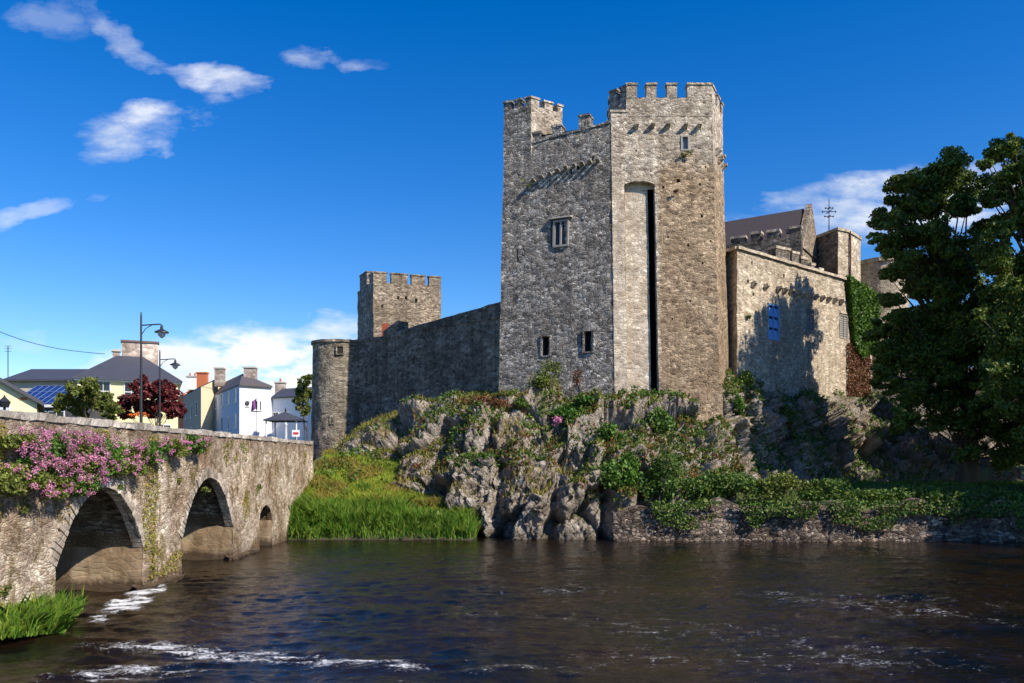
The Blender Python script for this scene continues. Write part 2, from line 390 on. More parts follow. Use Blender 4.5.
def hook_tide(t, c, g):
    sp = N(t, 'ShaderNodeSeparateXYZ'); L(t, g.outputs['Position'], sp.inputs[0])
    n = N(t, 'ShaderNodeTexNoise', inp={'Scale': 1.2, 'Detail': 8.0, 'Roughness': .7}); L(t, g.outputs['Position'], n.inputs['Vector'])
    z = M(t, 'ADD', sp.outputs[2], M(t, 'MULTIPLY', M(t, 'SUBTRACT', n.outputs[0], .5), 1.6))
    c = MIX(t, RAMP(t, M(t, 'MULTIPLY', M(t, 'SUBTRACT', .7, z), 1.6), [(0, 0.0), (1, .85)]), c, (.11, .075, .05))
    n2 = N(t, 'ShaderNodeTexNoise', inp={'Scale': .45, 'Detail': 5.0}); L(t, g.outputs['Position'], n2.inputs['Vector'])
    c = MIX(t, 1.0, c, RAMP(t, n2.outputs[0], [(.35, (.62, .52, .42)), (.62, (1.12, 1.08, 1.02))]), 'MULTIPLY')
    # darker band just under the coping
    return MIX(t, RAMP(t, M(t, 'MULTIPLY', M(t, 'SUBTRACT', z, 4.35), 1.5), [(0, 0.0), (1, .6)]), c, (.17, .115, .085))
S_bridge = stone('bridge_rubble_stone', (.26, .21, .175), (.52, .455, .385), (.68, .61, .53), (.57, .50, .43), scale=6.0, flat=2.1, bump=.8, dist=.04, stain=(.27, .18, .11), stain_amt=.45, lichen=.5, streak=.28, moss=.75, mort=.35, hook=hook_tide)
S_cope = stone('bridge_coping_stone', (.26, .23, .20), (.42, .38, .34), (.52, .48, .43), (.36, .33, .29), scale=2.0, flat=1.0, bump=.6, stain=(.16, .12, .09), stain_amt=.3, streak=0, lichen=.4)
S_vous = stone('arch_stone', (.24, .20, .16), (.42, .36, .30), (.54, .48, .40), (.40, .35, .29), scale=3.0, flat=1.0, bump=.5, stain=(.22, .17, .12), stain_amt=.3, streak=0, lichen=.4)
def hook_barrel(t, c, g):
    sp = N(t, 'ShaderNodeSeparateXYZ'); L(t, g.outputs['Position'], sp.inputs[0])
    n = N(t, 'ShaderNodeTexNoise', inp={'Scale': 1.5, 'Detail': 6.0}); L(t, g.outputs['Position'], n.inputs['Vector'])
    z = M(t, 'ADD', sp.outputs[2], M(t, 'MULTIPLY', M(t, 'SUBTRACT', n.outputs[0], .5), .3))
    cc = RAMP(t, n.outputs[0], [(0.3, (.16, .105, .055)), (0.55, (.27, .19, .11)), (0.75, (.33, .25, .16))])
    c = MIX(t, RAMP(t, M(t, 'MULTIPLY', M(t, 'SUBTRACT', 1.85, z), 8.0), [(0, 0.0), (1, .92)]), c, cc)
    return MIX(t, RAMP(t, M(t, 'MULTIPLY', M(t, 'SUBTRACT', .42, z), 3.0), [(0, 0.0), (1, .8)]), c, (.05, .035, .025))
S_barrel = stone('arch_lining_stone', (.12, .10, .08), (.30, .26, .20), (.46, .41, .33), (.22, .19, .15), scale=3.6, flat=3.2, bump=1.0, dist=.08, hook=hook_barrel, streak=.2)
def hook_plaster(t, c, g):
    mp = N(t, 'ShaderNodeMapping', inp={'Scale': (1.2, 1.2, .5)}); L(t, g.outputs['Position'], mp.inputs[0])
    n = N(t, 'ShaderNodeTexNoise', inp={'Scale': 1.6, 'Detail': 9.0, 'Roughness': .7}); L(t, mp.outputs[0], n.inputs['Vector'])
    cc = RAMP(t, n.outputs[0], [(0.3, (.12, .075, .04)), (0.5, (.26, .175, .10)), (0.68, (.40, .31, .20))])
    c = MIX(t, .82, c, cc); sp = N(t, 'ShaderNodeSeparateXYZ'); L(t, g.outputs['Position'], sp.inputs[0])
    z = M(t, 'ADD', sp.outputs[2], M(t, 'MULTIPLY', M(t, 'SUBTRACT', n.outputs[0], .5), .5))
    return MIX(t, RAMP(t, M(t, 'MULTIPLY', M(t, 'SUBTRACT', .45, z), 4.0), [(0, 0.0), (1, .85)]), c, (.045, .03, .02))
M_plaster = stone('stained_lime_render', (.12, .10, .08), (.30, .26, .20), (.46, .41, .33), (.25, .22, .17), scale=2.2, flat=2.2, bump=.4, dist=.03, hook=hook_plaster, streak=.3)
S_revet = stone('riverside_wall_stone', (.05, .04, .035), (.17, .13, .10), (.32, .26, .21), (.07, .055, .045), scale=3.6, flat=1.8, bump=1.0, dist=.08, stain=(.10, .07, .04), stain_amt=.4, lichen=.3)

def rockmat():
    m, t, b = mat('limestone_rock')
    g = N(t, 'ShaderNodeNewGeometry'); P = g.outputs['Position']
    mp = N(t, 'ShaderNodeMapping', inp={'Scale': (1, 1, 1.0), 'Rotation': (0, R(-52), 0)}); L(t, P, mp.inputs[0])
    mp3 = N(t, 'ShaderNodeMapping', inp={'Scale': (.8, 1, 1.7)}); L(t, mp.outputs[0], mp3.inputs[0])
    n1 = N(t, 'ShaderNodeTexNoise', inp={'Scale': 1.3, 'Detail': 9.0, 'Roughness': .72}); L(t, mp3.outputs[0], n1.inputs['Vector'])
    n2 = N(t, 'ShaderNodeTexNoise', inp={'Scale': 5.5, 'Detail': 9.0, 'Roughness': .75}); L(t, P, n2.inputs['Vector'])
    n3 = N(t, 'ShaderNodeTexNoise', inp={'Scale': .8, 'Detail': 6.0, 'Roughness': .65}); L(t, P, n3.inputs['Vector'])
    c = RAMP(t, n1.outputs[0], [(0.28, (.09, .072, .056)), (0.48, (.29, .245, .20)), (0.68, (.50, .45, .385))])
    c = MIX(t, RAMP(t, n3.outputs[0], [(0.5, 0.0), (0.7, .7)]), c, (.22, .13, .06))
    c = MIX(t, RAMP(t, n2.outputs[0], [(0.55, 0.0), (0.66, .55)]), c, (.60, .56, .50))
    c = MIX(t, RAMP(t, n2.outputs[0], [(0.30, .6), (0.42, 0.0)]), c, (.07, .055, .04))
    sp = N(t, 'ShaderNodeSeparateXYZ'); L(t, g.outputs['Position'], sp.inputs[0])
    c = MIX(t, RAMP(t, M(t, 'MULTIPLY', M(t, 'SUBTRACT', .5, sp.outputs[2]), 2.0), [(0, 0.0), (1, .7)]), c, (.06, .05, .035))
    sn = N(t, 'ShaderNodeSeparateXYZ'); L(t, g.outputs['Normal'], sn.inputs[0])
    up = RAMP(t, M(t, 'ADD', sn.outputs[2], M(t, 'MULTIPLY', M(t, 'SUBTRACT', n3.outputs[0], .5), 1.2)), [(0.55, 0.0), (0.85, .85)])
    c = MIX(t, up, c, MIX(t, n2.outputs[0], (.05, .075, .015), (.14, .11, .04)))
    L(t, c, b.inputs['Base Color']); b.inputs['Roughness'].default_value = .9; b.inputs['Specular IOR Level'].default_value = .25
    nw_2 = N(t, 'ShaderNodeVectorMath', operation='MULTIPLY_ADD'); L(t, n3.outputs['Color'], nw_2.inputs[0]); nw_2.inputs[1].default_value = (1.2, 1.2, 1.2); L(t, mp3.outputs[0], nw_2.inputs[2])
    vc = N(t, 'ShaderNodeTexVoronoi', feature='DISTANCE_TO_EDGE', inp={'Scale': 1.5}); L(t, nw_2.outputs[0], vc.inputs['Vector'])
    vc2 = N(t, 'ShaderNodeTexVoronoi', feature='DISTANCE_TO_EDGE', inp={'Scale': 4.2}); L(t, nw_2.outputs[0], vc2.inputs['Vector'])
    cr = M(t, 'MINIMUM', M(t, 'MULTIPLY', vc.outputs['Distance'], 9.0, clamp=True), M(t, 'ADD', M(t, 'MULTIPLY', vc2.outputs['Distance'], 7.0), .45, clamp=True))
    h = M(t, 'ADD', M(t, 'ADD', n1.outputs[0], M(t, 'MULTIPLY', n2.outputs[0], .7)), M(t, 'MULTIPLY', cr, 1.2))
    bp = N(t, 'ShaderNodeBump', inp={'Strength': .85, 'Distance': .09}); L(t, h, bp.inputs['Height']); L(t, bp.outputs[0], b.inputs['Normal'])
    return m
M_rock = rockmat()
def groundmat():
    m, t, b = mat('bank_soil_and_turf')
    g = N(t, 'ShaderNodeNewGeometry'); P = g.outputs['Position']
    n1 = N(t, 'ShaderNodeTexNoise', inp={'Scale': .6, 'Detail': 8.0, 'Roughness': .7}); L(t, P, n1.inputs['Vector'])
    n2 = N(t, 'ShaderNodeTexNoise', inp={'Scale': 8.0, 'Detail': 6.0, 'Roughness': .7}); L(t, P, n2.inputs['Vector'])
    c = RAMP(t, n1.outputs[0], [(0.35, (.09, .065, .035)), (0.5, (.075, .095, .02)), (0.7, (.06, .10, .02))])
    c = MIX(t, .7, c, RAMP(t, n2.outputs[0], [(0.3, .5), (0.7, 1.4)]), 'MULTIPLY')
    sp = N(t, 'ShaderNodeSeparateXYZ'); L(t, P, sp.inputs[0])
    c = MIX(t, RAMP(t, M(t, 'SUBTRACT', .55, sp.outputs[2]), [(0.0, 0.0), (.3, 1.0)]), c, (.05, .04, .025))
    L(t, c, b.inputs['Base Color']); b.inputs['Roughness'].default_value = .95
    bp = N(t, 'ShaderNodeBump', inp={'Strength': .8, 'Distance': .06}); L(t, n2.outputs[0], bp.inputs['Height']); L(t, bp.outputs[0], b.inputs['Normal'])
    return m
M_ground = groundmat()
def leafmat(name, cols, trans=.25, rough_=.55):
    m = bpy.data.materials.new(name); m.use_nodes = True; t = m.node_tree; t.nodes.clear()
    out = N(t, 'ShaderNodeOutputMaterial'); g = N(t, 'ShaderNodeNewGeometry')
    n = len(cols)
    c = RAMP(t, g.outputs['Random Per Island'], [(i / max(1, n - 1), cc) for i, cc in enumerate(cols)])
    nn = N(t, 'ShaderNodeTexNoise', inp={'Scale': .7, 'Detail': 3.0}); L(t, g.outputs['Position'], nn.inputs['Vector'])
    c = MIX(t, .6, c, RAMP(t, nn.outputs[0], [(0.3, .6), (0.7, 1.4)]), 'MULTIPLY')
    b = N(t, 'ShaderNodeBsdfPrincipled', inp={'Roughness': rough_}); b.inputs['Specular IOR Level'].default_value = .35; L(t, c, b.inputs['Base Color'])
    tr = N(t, 'ShaderNodeBsdfTranslucent'); L(t, c, tr.inputs[0])
    mx = N(t, 'ShaderNodeMixShader', inp={0: trans}); L(t, b.outputs[0], mx.inputs[1]); L(t, tr.outputs[0], mx.inputs[2]); L(t, mx.outputs[0], out.inputs[0])
    return m
L_tree = leafmat('tree_leaf', [(.035, .075, .012), (.07, .13, .018), (.13, .19, .025), (.24, .26, .05)])
L_bush = leafmat('bush_leaf', [(.035, .09, .012), (.06, .15, .018), (.10, .20, .025), (.15, .24, .04)])
L_fern = leafmat('ivy_leaf', [(.03, .075, .012), (.06, .13, .02), (.10, .19, .025), (.20, .22, .05)])
L_grass = leafmat('bank_grass', [(.05, .15, .015), (.10, .24, .02), (.20, .34, .035), (.38, .44, .08)], trans=.35)
L_grassl = leafmat('upper_bank_grass', [(.14, .26, .015), (.24, .36, .025), (.38, .44, .05), (.50, .44, .09)], trans=.35)
L_grassy = leafmat('dry_grass', [(.16, .22, .03), (.30, .30, .05), (.40, .32, .07), (.30, .18, .06)], trans=.35)
L_red = leafmat('reddish_plant_leaf', [(.12, .05, .03), (.20, .06, .03), (.14, .10, .03), (.26, .10, .05)])
L_pink = leafmat('pink_flower', [(.34, .08, .15), (.62, .20, .40), (.78, .42, .60), (.60, .26, .34)], trans=.3)
L_purple = leafmat('copper_beech_leaf', [(.045, .008, .012), (.09, .012, .018), (.15, .022, .026), (.20, .04, .03)], trans=.2)
L_yel = leafmat('yellow_green_leaf', [(.08, .12, .02), (.14, .18, .03), (.22, .24, .05), (.06, .09, .02)])
M_bark = plain('bark', (.09, .07, .05), .9, var=.4, sc=9, bump=.8)

# ---------------------------------------------------------------- foliage builders
def leaf_cards(C, size, nrm=None, jitter=.35, aspect=.62, seed=0, droop=0):
    rs = np.random.RandomState(seed); n = len(C)
    a = rs.normal(size=(n, 3)); a /= np.linalg.norm(a, axis=1)[:, None]
    b = rs.normal(size=(n, 3)); b -= (a * b).sum(1)[:, None] * a; b /= np.linalg.norm(b, axis=1)[:, None]
    s = size * (1 + jitter * rs.uniform(-1, 1, n))[:, None]
    a = a * s * .5; b = b * s * .5 * aspect
    V = np.stack([C - a, C - .1 * a + b, C + a, C - .1 * a - b], 1).reshape(-1, 3)
    return V, np.arange(4 * n).reshape(n, 4)
def blob_points(c, r, n, seed, shell=.45):
    rs = np.random.RandomState(seed); d = rs.normal(size=(n, 3)); d /= np.linalg.norm(d, axis=1)[:, None]
    rad = (shell + (1 - shell) * rs.rand(n) ** .6)
    lump = 1 + .7 * fbm(d * 1.9 + np.array(c) * .37 + 5, 3, 3)
    return np.array(c) + d * (rad * lump)[:, None] * np.array(r)
def blades(P, h, w, seed, lean=.35, dirn=None):
    rs = np.random.RandomState(seed); n = len(P)
    th = rs.uniform(0, 2 * PI, n); u = np.stack([np.cos(th), np.sin(th), np.zeros(n)], 1)
    ln = np.stack([rs.normal(size=n), rs.normal(size=n), np.zeros(n)], 1) * lean
    if dirn is not None: ln = ln + np.array(dirn)
    hh = (np.asarray(h) * (1 + .4 * rs.uniform(-1, 1, n)))[:, None]
    up = np.array([0, 0, 1.0])
    mid = P + hh * (.55 * up + .35 * ln); tip = P + hh * (up * (1 - .25 * np.linalg.norm(ln, axis=1)[:, None]) + ln)
    ww = w * (1 + .4 * rs.uniform(-1, 1, n))[:, None]
    V = np.stack([P - u * ww / 2, P + u * ww / 2, mid + u * ww * .4, tip, mid - u * ww * .4], 1).reshape(-1, 3)
    return V, np.arange(5 * n).reshape(n, 5)
# ================================================================ the setting
def ss(x, a, b):
    t = np.clip((x - a) / (b - a), 0, 1); return t * t * (3 - 2 * t)
def ground_h(X, Y):
    P = np.stack([X * .35, Y * .35, X * 0], -1).reshape(-1, 3); nz_ = fbm(P, 4, 5).reshape(X.shape)
    P2 = P * 4.3; nf = fbm(P2, 3, 6).reshape(X.shape)
    bed = -1.4
    # far bank, left part under the round tower
    fl = 4.5 * np.clip((Y - 40.6) / 8.8, 0, 1) ** .75 * (1 - .55 * ss(X, -7, -1.5)) + nz_ * 1.0 * ss(Y, 41, 44)
    fl = np.maximum(fl, 4.35 * ss(Y, 47.5, 52))
    fr = 1.65 + .95 * ss(Y, 41.5, 48) + 1.4 * ss(Y, 55, 62) + nz_ * .35
    k = ss(X, 6.2, 7.4)
    edgeL = ss(Y, 40.4 + nz_ * 2.4, 41.2 + nz_ * 2.4) * (1 - ss(X, -2.2, -1.2) * (1 - ss(Y, 47, 50)))
    edgeR = ss(Y, 40.75, 40.95)
    far = (bed + (fl - bed) * edgeL) * (1 - k) + (bed + (fr - bed) * edgeR) * k
    # west of the bridge the town side bank is raised
    tw = bed + (4.12 - bed) * ss(Y, 44.5, 46.5); far = np.where(X < -11.8, tw, far)
    kb = ss(X, -11.9, -11.2); 
    town = 4.12 + nz_ * .15
    far = np.where(Y > 75, town * ss(Y, 75, 90) + far * (1 - ss(Y, 75, 90)), far)
    near = bed + (2.3 - bed) * (1 - ss(Y, 3.5, 8.5)) + nz_ * .3 * (Y < 8)
    return np.where(Y < 25, np.maximum(near, bed), far) + nf * .10
def axis(dense, far_, n):
    a, b, st = dense; d = np.arange(a, b + 1e-6, st)
    r = b + (far_ - b) * (np.linspace(0, 1, n + 1)[1:] ** 3); l = a - (far_ - b) * (np.linspace(0, 1, n + 1)[1:] ** 3)
    return np.concatenate([l[::-1], d, r])
gx = axis((-22, 46, .45), 3200, 26); gy = axis((0, 75, .4), 3200, 26)
GX, GY = np.meshgrid(gx, gy, indexing='ij')
GH = ground_h(GX, GY)
o = fast_mesh('ground', np.stack([GX, GY, GH], -1).reshape(-1, 3), gridfaces(len(gx), len(gy)), M_ground, smooth=True)
tag(o, kind='structure')

# ---- water with real wavelets
def watermat():
    m, t, b = mat('river_water')
    g = N(t, 'ShaderNodeNewGeometry'); P = g.outputs['Position']
    at_ = N(t, 'ShaderNodeAttribute', attribute_name='foam_glints')
    b.inputs['IOR'].default_value = 1.33; b.inputs['Roughness'].default_value = .03
    n0 = N(t, 'ShaderNodeTexNoise', inp={'Scale': .35, 'Detail': 4.0}); L(t, P, n0.inputs['Vector'])
    base = RAMP(t, n0.outputs[0], [(0.35, (.002, .003, .004)), (0.62, (.013, .007, .003))])
    mp = N(t, 'ShaderNodeMapping', inp={'Scale': (1.0, 1.8, 1)}); L(t, P, mp.inputs[0])
    n1 = N(t, 'ShaderNodeTexNoise', inp={'Scale': 3.2, 'Detail': 5.0, 'Roughness': .62, 'Distortion': .4}); L(t, mp.outputs[0], n1.inputs['Vector'])
    n2 = N(t, 'ShaderNodeTexNoise', inp={'Scale': 13.0, 'Detail': 3.0}); L(t, mp.outputs[0], n2.inputs['Vector'])
    h = M(t, 'ADD', n1.outputs[0], M(t, 'MULTIPLY', n2.outputs[0], .22))
    bp = N(t, 'ShaderNodeBump', inp={'Strength': .5, 'Distance': .08}); L(t, h, bp.inputs['Height']); L(t, bp.outputs[0], b.inputs['Normal'])
    nf = N(t, 'ShaderNodeTexNoise', inp={'Scale': 10.0, 'Detail': 9.0, 'Roughness': .85}); L(t, mp.outputs[0], nf.inputs['Vector'])
    f = M(t, 'SUBTRACT', M(t, 'ADD', at_.outputs['Fac'], nf.outputs[0]), 1.0)
    f = M(t, 'MULTIPLY', f, 7.0, clamp=True)
    c = MIX(t, f, base, (.66, .68, .70)); L(t, c, b.inputs['Base Color'])
    L(t, M(t, 'ADD', M(t, 'MULTIPLY', f, .6), .03), b.inputs['Roughness'])
    return m
M_water = watermat()
wx = axis((-26, 42, .10), 3000, 22); wy_far = np.arange(12, 41.9, .085); wy = np.concatenate([np.arange(2, 12, .5), wy_far, np.array([42.5, 44, 48])])
WX, WY = np.meshgrid(wx, wy, indexing='ij')
Pw = np.stack([WX.ravel(), WY.ravel(), np.zeros(WX.size)], 1)
w1 = fbm(Pw * np.array([.55, 1.0, 1]), 3, 50); w2 = fbm(Pw * np.array([1.5, 2.9, 1]), 3, 61)
pxw = 512 + F * Pw[:, 0] / np.maximum(Pw[:, 1], 1); pyw = HY + F * CZ / np.maximum(Pw[:, 1], 1)
def el(cx, cy, rx, ry, rot=0):
    c, s = math.cos(R(rot)), math.sin(R(rot)); dx = pxw - cx; dy = pyw - cy
    return np.clip(1.15 - (((dx * c + dy * s) / rx) ** 2 + ((-dx * s + dy * c) / ry) ** 2), 0, 1)
# rapids: places on the river surface where the bed breaks it (each given by where its middle lies)
ridge = np.clip(1 - 5.5 * np.abs(fbm(Pw * np.array([.7, 2.6, 1]), 4, 71)), 0, 1)
ridge2 = np.clip(1 - 7 * np.abs(fbm(Pw * np.array([1.6, 4.0, 1]), 3, 81)), 0, 1)
chute = el(128, 602, 50, 13, -26)
rap = (el(130, 603, 58, 12, -24) * .25 + el(210, 604, 80, 5) * .45 + el(230, 655, 210, 10, 4) * .75 + el(130, 674, 130, 12, -3) * .7 + el(470, 668, 130, 9, 3) * .30
       + el(430, 616, 160, 6) * .22 + el(700, 630, 260, 12, 4) * .16 + el(860, 600, 220, 10, 3) * .16 + el(930, 615, 140, 7, 6) * .2 + el(760, 660, 300, 16) * .18 + el(520, 590, 130, 7) * .25 + el(120, 590, 60, 4) * .2)
rap = np.clip(rap, 0, 1.0)
foam_glints = .285 + rap * (.12 + .20 * ridge + .20 * ridge2 + .25 * fbm(Pw * 3.0, 3, 44))
foam_glints += chute * (.20 + 1.0 * fbm(Pw * np.array([2.6, 3.4, 1]), 4, 47)) * (chute > 0)
foam_glints += (.022 + .12 * ridge2) * ss(Pw[:, 0], -6, 4) * (1 - ss(Pw[:, 1], 34, 40))  # white flecks here are painted stand-ins for sky glints on the ripples
calm = 1 - .6 * ss(Pw[:, 1], 22, 38)
inside = ((Pw[:, 1] > 12) & (Pw[:, 1] < 41.9) & (Pw[:, 0] > -30) & (Pw[:, 0] < 46))
w3 = fbm(Pw * np.array([3.2, 5.5, 1]), 2, 66)
zz = (w1 * .15 + w2 * .11 + w3 * .06) * calm + rap * (.09 * ridge + .04 * w2) 
# a low step in the bed below the first arch
zz = zz - .0
Pw[:, 2] = np.where(inside, zz, 0)
o = fast_mesh('river_water', Pw, gridfaces(len(wx), len(wy)), M_water, smooth=True, attrs={'foam_glints': foam_glints})
tag(o, kind='structure')

# ---- rock outcrop carrying the castle
ROCK = {
 335: [(560, 48.0), (520, 48.6), (480, 49.3), (458, 50.2), (452, 56.0)],
 365: [(560, 46.0), (510, 47.0), (462, 48.2), (434, 50.3), (428, 57.0)],
 400: [(560, 44.2), (505, 45.2), (462, 46.4), (421, 49.3), (412, 56.0)],
 450: [(560, 42.6), (505, 43.6), (455, 45.2), (407, 48.2), (398, 54.0)],
 490: [(556, 41.5), (505, 42.3), (452, 43.8), (402, 47.6), (392, 53.0)],
 540: [(552, 41.0), (490, 42.0), (445, 43.6), (397, 47.3), (389, 51.8)],
 600: [(552, 40.9), (480, 42.0), (440, 43.6), (406, 46.6), (398, 49.2)],
 650: [(552, 41.1), (495, 42.2), (450, 43.6), (406, 46.5), (396, 49.0)],
 700: [(552, 41.6), (500, 42.8), (462, 44.4), (404, 46.6), (388, 49.3)],
 728: [(552, 41.9), (500, 43.4), (470, 45.2), (402, 47.8), (372, 50.8)],
 752: [(552, 43.5), (505, 46.0), (470, 48.4), (400, 50.4), (378, 53.5)],
 800: [(552, 46.0), (505, 48.5), (474, 51.5), (412, 54.2), (384, 58.0)],
 850: [(552, 48.0), (510, 51.0), (476, 55.5), (415, 59.2), (378, 63.5)],
 885: [(552, 48.5), (510, 52.0), (478, 57.0), (420, 61.0), (392, 66.0)],
 930: [(552, 49.0), (510, 52.0), (482, 58.0), (448, 62.0), (428, 67.5)],
 1060: [(552, 49.0), (510, 52.0), (482, 58.0), (456, 61.5), (436, 68.0)],
 1200: [(552, 49.0), (510, 52.0), (482, 58.0), (456, 61.5), (436, 68.0)],
}
def rock_sheet(x0, x1, nu, nv):
    keys = sorted(ROCK); us = np.linspace(x0, x1, nu); vs = np.linspace(0, 4, nv)
    P5 = np.array([[at(k, y, Y) for (y, Y) in ROCK[k]] for k in keys])       # key, 5, 3
    A = np.zeros((nu, 5, 3))
    for j in range(5):
        for c in range(3): A[:, j, c] = np.interp(us, keys, P5[:, j, c])
    # gentle smoothing along the outcrop
    G = np.zeros((nu, nv, 3))
    for c in range(3):
        for i in range(nu): G[i, :, c] = np.interp(vs, range(5), A[i, :, c])
    return G
RG = rock_sheet(338, 1200, 900, 230)
nu_, nv_ = RG.shape[:2]
du = np.gradient(RG, axis=0); dv = np.gradient(RG, axis=1); nn_ = np.cross(du, dv); nn_ /= np.linalg.norm(nn_, axis=2)[..., None]
k9 = np.ones(41) / 41
nn_ = nn_.reshape(-1, 3)
Pr = RG.reshape(-1, 3)
ca, sa = math.cos(R(52)), math.sin(R(52))
Q = np.stack([Pr[:, 0] * ca + Pr[:, 2] * sa, Pr[:, 1], -Pr[:, 0] * sa + Pr[:, 2] * ca], 1)      # dipping beds
warp = np.stack([fbm(Pr * .5, 3, 90), fbm(Pr * .5, 3, 91), fbm(Pr * .5, 3, 92)], 1)
f1, f2, cid, tl1 = voro((Q + warp * 2.2) * np.array([.20, .30, .46]), 3)
g1, g2, cid2, tl2 = voro((Q + warp * 1.2) * np.array([.9, 1.0, 1.9]), 13)
Qv = Pr * np.array([.75, .75, .16])
k1_, k2_, cid5, tl5 = voro((Q + warp * .8) * np.array([2.0, 2.2, 3.6]), 33)
f3, f4, cid3, tl3 = voro(Qv + warp * 1.1, 23)                                                        # upright buttresses of the right hand cliff
cl_r = ss(Pr[:, 0], 12.6, 14.5)
blk = (cid - .5) * 1.1 + tl1 * 3.0 - .75 * np.exp(-((f2 - f1) / .055) ** 2)
blk3 = (cid3 - .5) * 1.3 + tl3 * 2.2 - .7 * np.exp(-((f4 - f3) / .06) ** 2)
disp = blk * (1 - cl_r) + blk3 * cl_r
disp = disp + ((cid2 - .5) * .16 + tl2 * .7 - .10 * np.exp(-((g2 - g1) / .06) ** 2)) * (1 - .3 * cl_r) + fbm(Pr * 1.6, 4, 95) * .5 + fbm(Pr * 6, 3, 96) * .22 + (cid5 - .5) * .10 + tl5 * .55 - .09 * np.exp(-((k2_ - k1_) / .07) ** 2)
vv_ = np.tile(np.linspace(0, 4, nv_), nu_)
# keep the foot of the walls covered: calm the relief towards the top
disp = disp * (1 - .75 * ss(vv_, 3.05, 3.7)) * (.65 + .35 * ss(vv_, 0, 1))
sgn = -1 if nn_[nu_ // 2 * nv_ + 60, 1] > 0 else 1
Pr2 = Pr + sgn * nn_ * disp[:, None]
# two deep clefts beside the water
for cxp, wd, dp, v1 in ((556, .28, 1.1, 1.6), (602, .30, 1.4, 1.7), (640, .55, 2.2, 1.5), (430, .5, 1.0, 2.6), (497, .4, 1.0, 2.4)):
    X0 = (cxp - 512) / F * 42.0
    prof = np.exp(-((Pr[:, 0] - X0 - .12 * (Pr[:, 2] - 1.5) + .8 * warp[:, 0]) / wd) ** 2) * (1 - ss(vv_, v1 * .7, v1 * 1.3))
    Pr2[:, 1] += prof * dp
rk = fast_mesh('rock_outcrop', Pr2, gridfaces(nu_, nv_) if sgn > 0 else gridfaces(nu_, nv_)[:, ::-1], M_rock)
tag(rk, kind='structure')
ROCKP = Pr2.reshape(nu_, nv_, 3)
a_ = np.gradient(ROCKP, axis=0); b_ = np.gradient(ROCKP, axis=1); ROCKN = np.cross(a_, b_); ROCKN /= np.linalg.norm(ROCKN, axis=2)[..., None] + 1e-9
if ROCKN[..., 2].mean() < 0: ROCKN = -ROCKN
RPX = 512 + F * ROCKP[..., 0] / ROCKP[..., 1]; RPY = HY - F * (ROCKP[..., 2] - CZ) / ROCKP[..., 1]

# ---- riverside revetment wall (low, ruinous)
m = MB()
n_ = 260; xs = np.linspace(5.2, 60, n_); G = []
for i, x in enumerate(xs):
    y = 40.75 - .5 * ss(x, 5, 12) + .25 * math.sin(x * .7); col = []
    top = 1.75 - .5 * (1 - ss(x, 5.2, 8.5)) + .25 * math.sin(x * 1.3) + .12 * math.sin(x * 3.1)
    for k, z in enumerate(np.linspace(-.8, top, 16)): col.append((x, y + .12 * z, z))
    col.append((x, y + .9, top + .05)); col.append((x, y + 1.8, top - .5))
    G.append(col)
m.grid(np.array(G))
o = m.build('revetment_wall', S_revet, amp=.17, sc=3.0)
tag(o, 'low ruinous rubble river wall under the ivy, along the far waterline', 'wall')

# ================================================================ bridge
BX = -11.5; BXW = -17.0
bridge = thing('stone_bridge', (BX, 30, 0), 'old rubble stone arched bridge with pink flowers growing along its side', 'bridge')
def soffit(Y):
    for (a, b, sp, top, pw) in ((20.1, 24.9, 1.35, 3.3, 1), (27.8, 32.9, 1.35, 3.42, 1), (36.4, 38.3, 1.2, 2.0, 0)):
        if a < Y < b:
            mid = (a + b) / 2; t = abs(Y - mid) / ((b - a) / 2)
            if pw: return sp + (top - sp) * ((1 - t ** 2.3) * .94 + .06 * (1 - t))
            return sp + (top - sp) * math.sqrt(max(0, 1 - t * t))
    return None
ARCH = ((20.1, 24.9), (27.8, 32.9), (36.4, 38.3))
def sample_cols():
    c = []; y = 2.0
    stops = [2.0]
    for a, b in ARCH: stops += [a, b]
    stops.append(46.2)
    for i in range(len(stops) - 1):
        a, b = stops[i], stops[i + 1]; inside_ = i % 2 == 1
        n = max(6, int((b - a) / (.14 if inside_ else .2)))
        ys = np.linspace(a, b, n + 1)
        c.append((ys, inside_))
    return c
def inner_soffit(y, a, b, d):
    # behind the dressed ring the vault is rougher and squarer
    f = soffit(min(max(y, a + 1e-4), b - 1e-4)); t = abs(y - (a + b) / 2) / ((b - a) / 2); sp = soffit(a + 1e-4); top = soffit((a + b) / 2)
    return f + (sp + (top + .08 - sp) * (1 - t ** 9) - f) * min(1, max(0, (d - .14) / .1))
def zlow(y, ins, a=None, b=None):
    if not ins: return -1.2
    yy = min(max(y, a + 1e-4), b - 1e-4); return soffit(yy)
face = MB()
TOPZ = 5.02
for ys, ins in sample_cols():
    for X, flip in ((BX, False), (BXW, True)):
        G = np.array([[(X, y, z) for z in np.linspace(zlow(y, ins, ys[0], ys[-1]), TOPZ, 30)] for y in ys])
        face.grid(G[::-1] if flip else G)
    if ins:
        barrel = MB()
        G = np.array([[(x, y, inner_soffit(y, ys[0], ys[-1], min(BX - x, x - BXW))) for y in ys] for x in np.concatenate([BX - np.array([0, .14, .24, .4, .6]), np.linspace(BX - .85, BXW + .85, 20), BXW + np.array([.6, .4, .24, .14, 0])])])
        barrel.grid(G)
        for yj in (ys[0], ys[-1]):
            sp = zlow(yj, True, ys[0], ys[-1])
            G = np.array([[(x, yj, z) for z in np.linspace(-1.2, sp, 18)] for x in np.linspace(BX, BXW, 28)])
            barrel.grid(G if yj == ys[0] else G[::-1], m=1)
        barrel.build('arch_lining', [S_barrel, M_plaster], bridge, amp=.06, sc=2.2)
